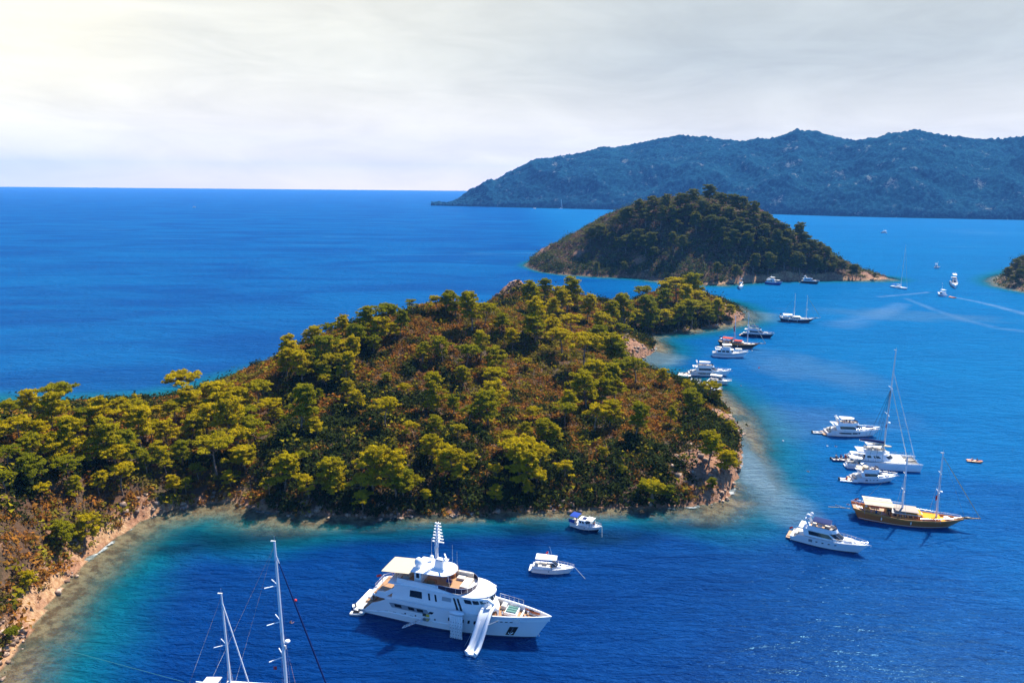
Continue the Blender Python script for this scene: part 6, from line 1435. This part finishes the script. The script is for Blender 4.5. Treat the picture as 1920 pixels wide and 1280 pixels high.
# ================================================================== far boats
def sloop(label, stern, bow, beam=4.0, mh=18, mr=.2, cat='sailing yacht', ms=1, name='sailing_yacht', detail=True, rev=False):
    r, L = boat(name, label, cat, stern, bow, .8); B = beam
    h = Hull(L, B, [(0, 1.2), (.5, 1.1), (1, 1.5)], .9, .8, .75, .45, 2.0, .15, .9); settle(r, B); weld(h.build(r, [WHITE, NAVY, WHITE], bulwark=.08, cap=.1))
    c = House(-L*.22, L*.16, B*.55, 1.05, 1.75, .1, 1.2, .15, 1.0, .1, 1); co = one(r, 'cabin', WHITE, lambda m: c.solid(m)); one(co, 'window', GLASS, lambda m: [c.win(m, .15, .55, .3, .7, s_) for s_ in (-1, 1)])
    for k in range(ms):
        x = L*(.06-.34*k); o, P = mastf(r, x, 1.5, mh*(1-.12*k), .0, mr, (.5,) if detail else (), 1.2)
        one(r, 'boom', SPAR, lambda m: m.tube([(x, 0, 2.9), (x-L*.30, 0, 3.0)], mr*.8, 6)); one(r, 'sail_cover', WCANV, lambda m: m.tube([(x, 0, 3.25), (x-L*.28, 0, 3.2)], mr*1.2, 6))
        if k == 0: one(r, 'furled_genoa', WCANV, lambda m: m.tube([P(.95), (L*.47, 0, 1.7)], mr*.55, 6)); stays(r, [[P(.98), (-L*.48, 0, 1.4)]], .04)
    canopy(r, -L*.42, -L*.24, B*.6, 3.0, .1, BLUEC, True, 1.2, 'sprayhood')
    return r, L
sloop('white sloop with tall bare mast beside the sandy spit', (1672,538), (1700,543), 5.2, 36, .22, detail=True)
flybridge('white motor yacht seen bow on in the channel near the spit', (1786,529), (1791,541), 5.5, 2.4, hardtop=WHITE, ports=2, rake=1.5)
flybridge('white motorboat seen end on close to the island shore', (1389,536), (1388,543), 4.0, 2.0, ports=2, rake=1.0, name='motorboat', cat='motorboat')
trawler('blue and white trawler moored along the island beach', (1434,532), (1460,535), 5.0, BLUEC, two=True)
flybridge('black hulled motor yacht moored along the island beach', (1500,530), (1530,533), 5.2, 2.4, hullm=BLACK, ports=2)
def tour(label, stern, bow, beam=4.5, m_=WHITE, top=WCANV, trim=REDC, name='tour_boat', cat='tour boat'):
    r, L = boat(name, label, cat, stern, bow, 1.5); B = beam
    h = Hull(L, B, [(0, 1.5), (.5, 1.3), (1, 2.3)], .8, 1.5, .8, .45, 2.0, .25, .9); settle(r, B); weld(h.build(r, [m_, ANTI, m_], bulwark=.4, cap=.12))
    c = House(-L*.34, L*.14, B*.7, 1.0, 3.0, .1, .6, .05, .9, 0, 1); co = one(r, 'cabin', WHITE, lambda m: (c.solid(m), c.roof(m, .14, .3))); one(co, 'window', GLASS, lambda m: [c.win(m, .05, .56, .5, .85, s_) for s_ in (-1, 1)])
    one(co, 'windscreen', GLASS, lambda m: [c.win(m, .65, 1, .5, .88, s_) for s_ in (-1, 1)]); one(r, 'coloured_stripe', trim, lambda m: [m.rows([[h.pt(t, .7, s_, .04), h.pt(t, .88, s_, .04)] for t in np.linspace(.02, .97, 12)]) for s_ in (-1, 1)])
    canopy(r, -L*.40, -L*.02, B*.7, 4.9, .12, top, True, 3.0); one(r, 'mast', SPAR, lambda m: m.tube([(L*.02, 0, 3), (L*.02, 0, 7.5)], .12))
    return r, L
tour('white tour boat with red stripe crossing the strait before the mountains', (1660,437), (1650,437), 7.0)
tour('small white day boat in the channel between island and headland', (1751,503), (1760,503.5), 4.6, top=WHITE, trim=WHITE)
SB, Ls = tour('blue trimmed speedboat towing at the head of a long wake', (1772,556), (1760,553), 4.2, trim=BLUEC)
rib('orange inflatable towed behind the speedboat wake', (*G(1785,558), 0), 1.8, 5.5, 3.0, ORANGE, 'towed_inflatable', 'inflatable', False, ORANGE)
for i, (px, py, mh, lb, ms) in enumerate([(1052,391.5,34,'tiny sailing boat under the left cliffs of the mountain coast',1), (1514,400,26,'tiny sailing boat right of the island summit at the mountain foot',1), (1691,403.5,60,'far sailing boat with tall mast in front of pale mountain rocks',1), (1824,406.5,14,'tiny white sailing boat at the far right mountain shore',1)]):
    sloop(lb, (px-3.2, py), (px+3.2, py), 6, mh, .45, detail=False)
for i, (a, b, c_, lb) in enumerate([(1000,1005,391.5,'tiny white motorboat near the left tip of the mountain coast'), (1808,1817,405.2,'tiny white motorboat at the mountain shore on the right'), (1610,1616,402,'tiny white motorboat at the mountain foot above the strait'), (361,367,389.5,'tiny white boat alone on the open sea at the far left'), (1900,1907,405.5,'tiny white boat at the mountain shore by the right edge')]):
    cruiser(lb, (a, c_), (b, c_), 5.5, hh=2.4, rake=1.5)

# ================================================================== small things on the water
kp = G(1827, 866)
K2 = rib('orange inflatable canoe with two paddlers right of the catamaran', (*kp, 0), R(-18), 4.2, 1.5, ORANGE, 'inflatable_canoe', 'canoe', False, ORANGE)
person('paddler at the back of the orange canoe', local(K2, (-.75, 0, .45)), 'paddle', R(-18), WCANV, NAVYC); person('paddler at the front of the orange canoe', local(K2, (.6, 0, .45)), 'paddle', R(-18), BLACK, NAVYC)
for px, py, lb in [(545,1167,'dark snorkeller with red cap by the ketch mast'), (1183,800,None), (1567,837,'swimmer left of the catamaran dinghy'), (1515,884,'swimmer in turquoise water off the cape'), (1389,723,'dark head of a swimmer right of the point'), (1590,946,'swimmer holding a float behind the gulet stern')]:
    if lb: person(lb, (*G(px, py), 0), 'swim', 1.0, BLACK if px < 600 else None)
one_f = one(None, 'pool_noodle', CREAM, lambda m: m.tube([(*G(1553, 950), .05), (*G(1575, 951), .05), (*G(1593, 953), .05)], .08, 6)); tag(one_f, 'long thin float lying on the water behind the gulet stern', 'float')
def buoy(px, py, m_, lb):
    o = bpy.data.objects.new('mooring_buoy', None); COL.objects.link(o); o.location = (*G(px, py), 0); tag(o, lb, 'buoy')
    one(o, 'float', m_, lambda m: m.ell((0, 0, .12), (.32, .32, .30), 10)); one(o, 'ring', STEEL, lambda m: m.tube([(0, 0, .38), (0, 0, .55)], .05, 5))
buoy(554, 1126, RED, 'small red buoy between the ketch mast and its dark furled sail'); buoy(1551, 837, WHITE, 'white buoy under the hardtop flybridge yacht')
buoy(1468, 827, WHITE, 'white buoy left of the hardtop flybridge yacht'); buoy(1423, 690, RED, 'small red buoy right of the black windowed yacht'); buoy(1410, 658, WHITE, 'white float off the bow of the trawler yacht')
buoy(1767, 532, WHITE, 'white buoy left of the bow on motor yacht'); buoy(1843, 528, BLACK, 'dark buoy near the right headland')
line('stern_line', 'long thin green mooring line across the left bay', (*G(118, 1219), .3), (*G(345, 1279), .15), .03, mat('green_rope', (.04, .20, .20), .8), 6, 0)
line('shore_line', 'faint mooring rope from the black windowed yacht to the point', local(Y4, (-L4/2, 0, 1.0)), (*G(1250, 699), .5), .06)
line('gulet_stern_line', 'pale mooring line from the gulet stern across the water', local(GU, (-Lg/2, -1, 1.5)), (*G(1566, 946), .1), .06)
line('big_yacht_anchor_chain', 'thin anchor chain from the big yacht bow into the water', local(SY, (SYL/2-2.6, 0, 1.2)), (*G(1012, 1191), -.3), .06)
# beached skiffs under the trees of the neck
for px, py, lb in [(1341, 610, 'small white skiff pulled up under trees on the neck shore')]:
    q = G(px, py); k_ = kayak('beached_skiff', lb, (q[0], q[1], .25), .2, 4.0, WHITE, 'skiff')
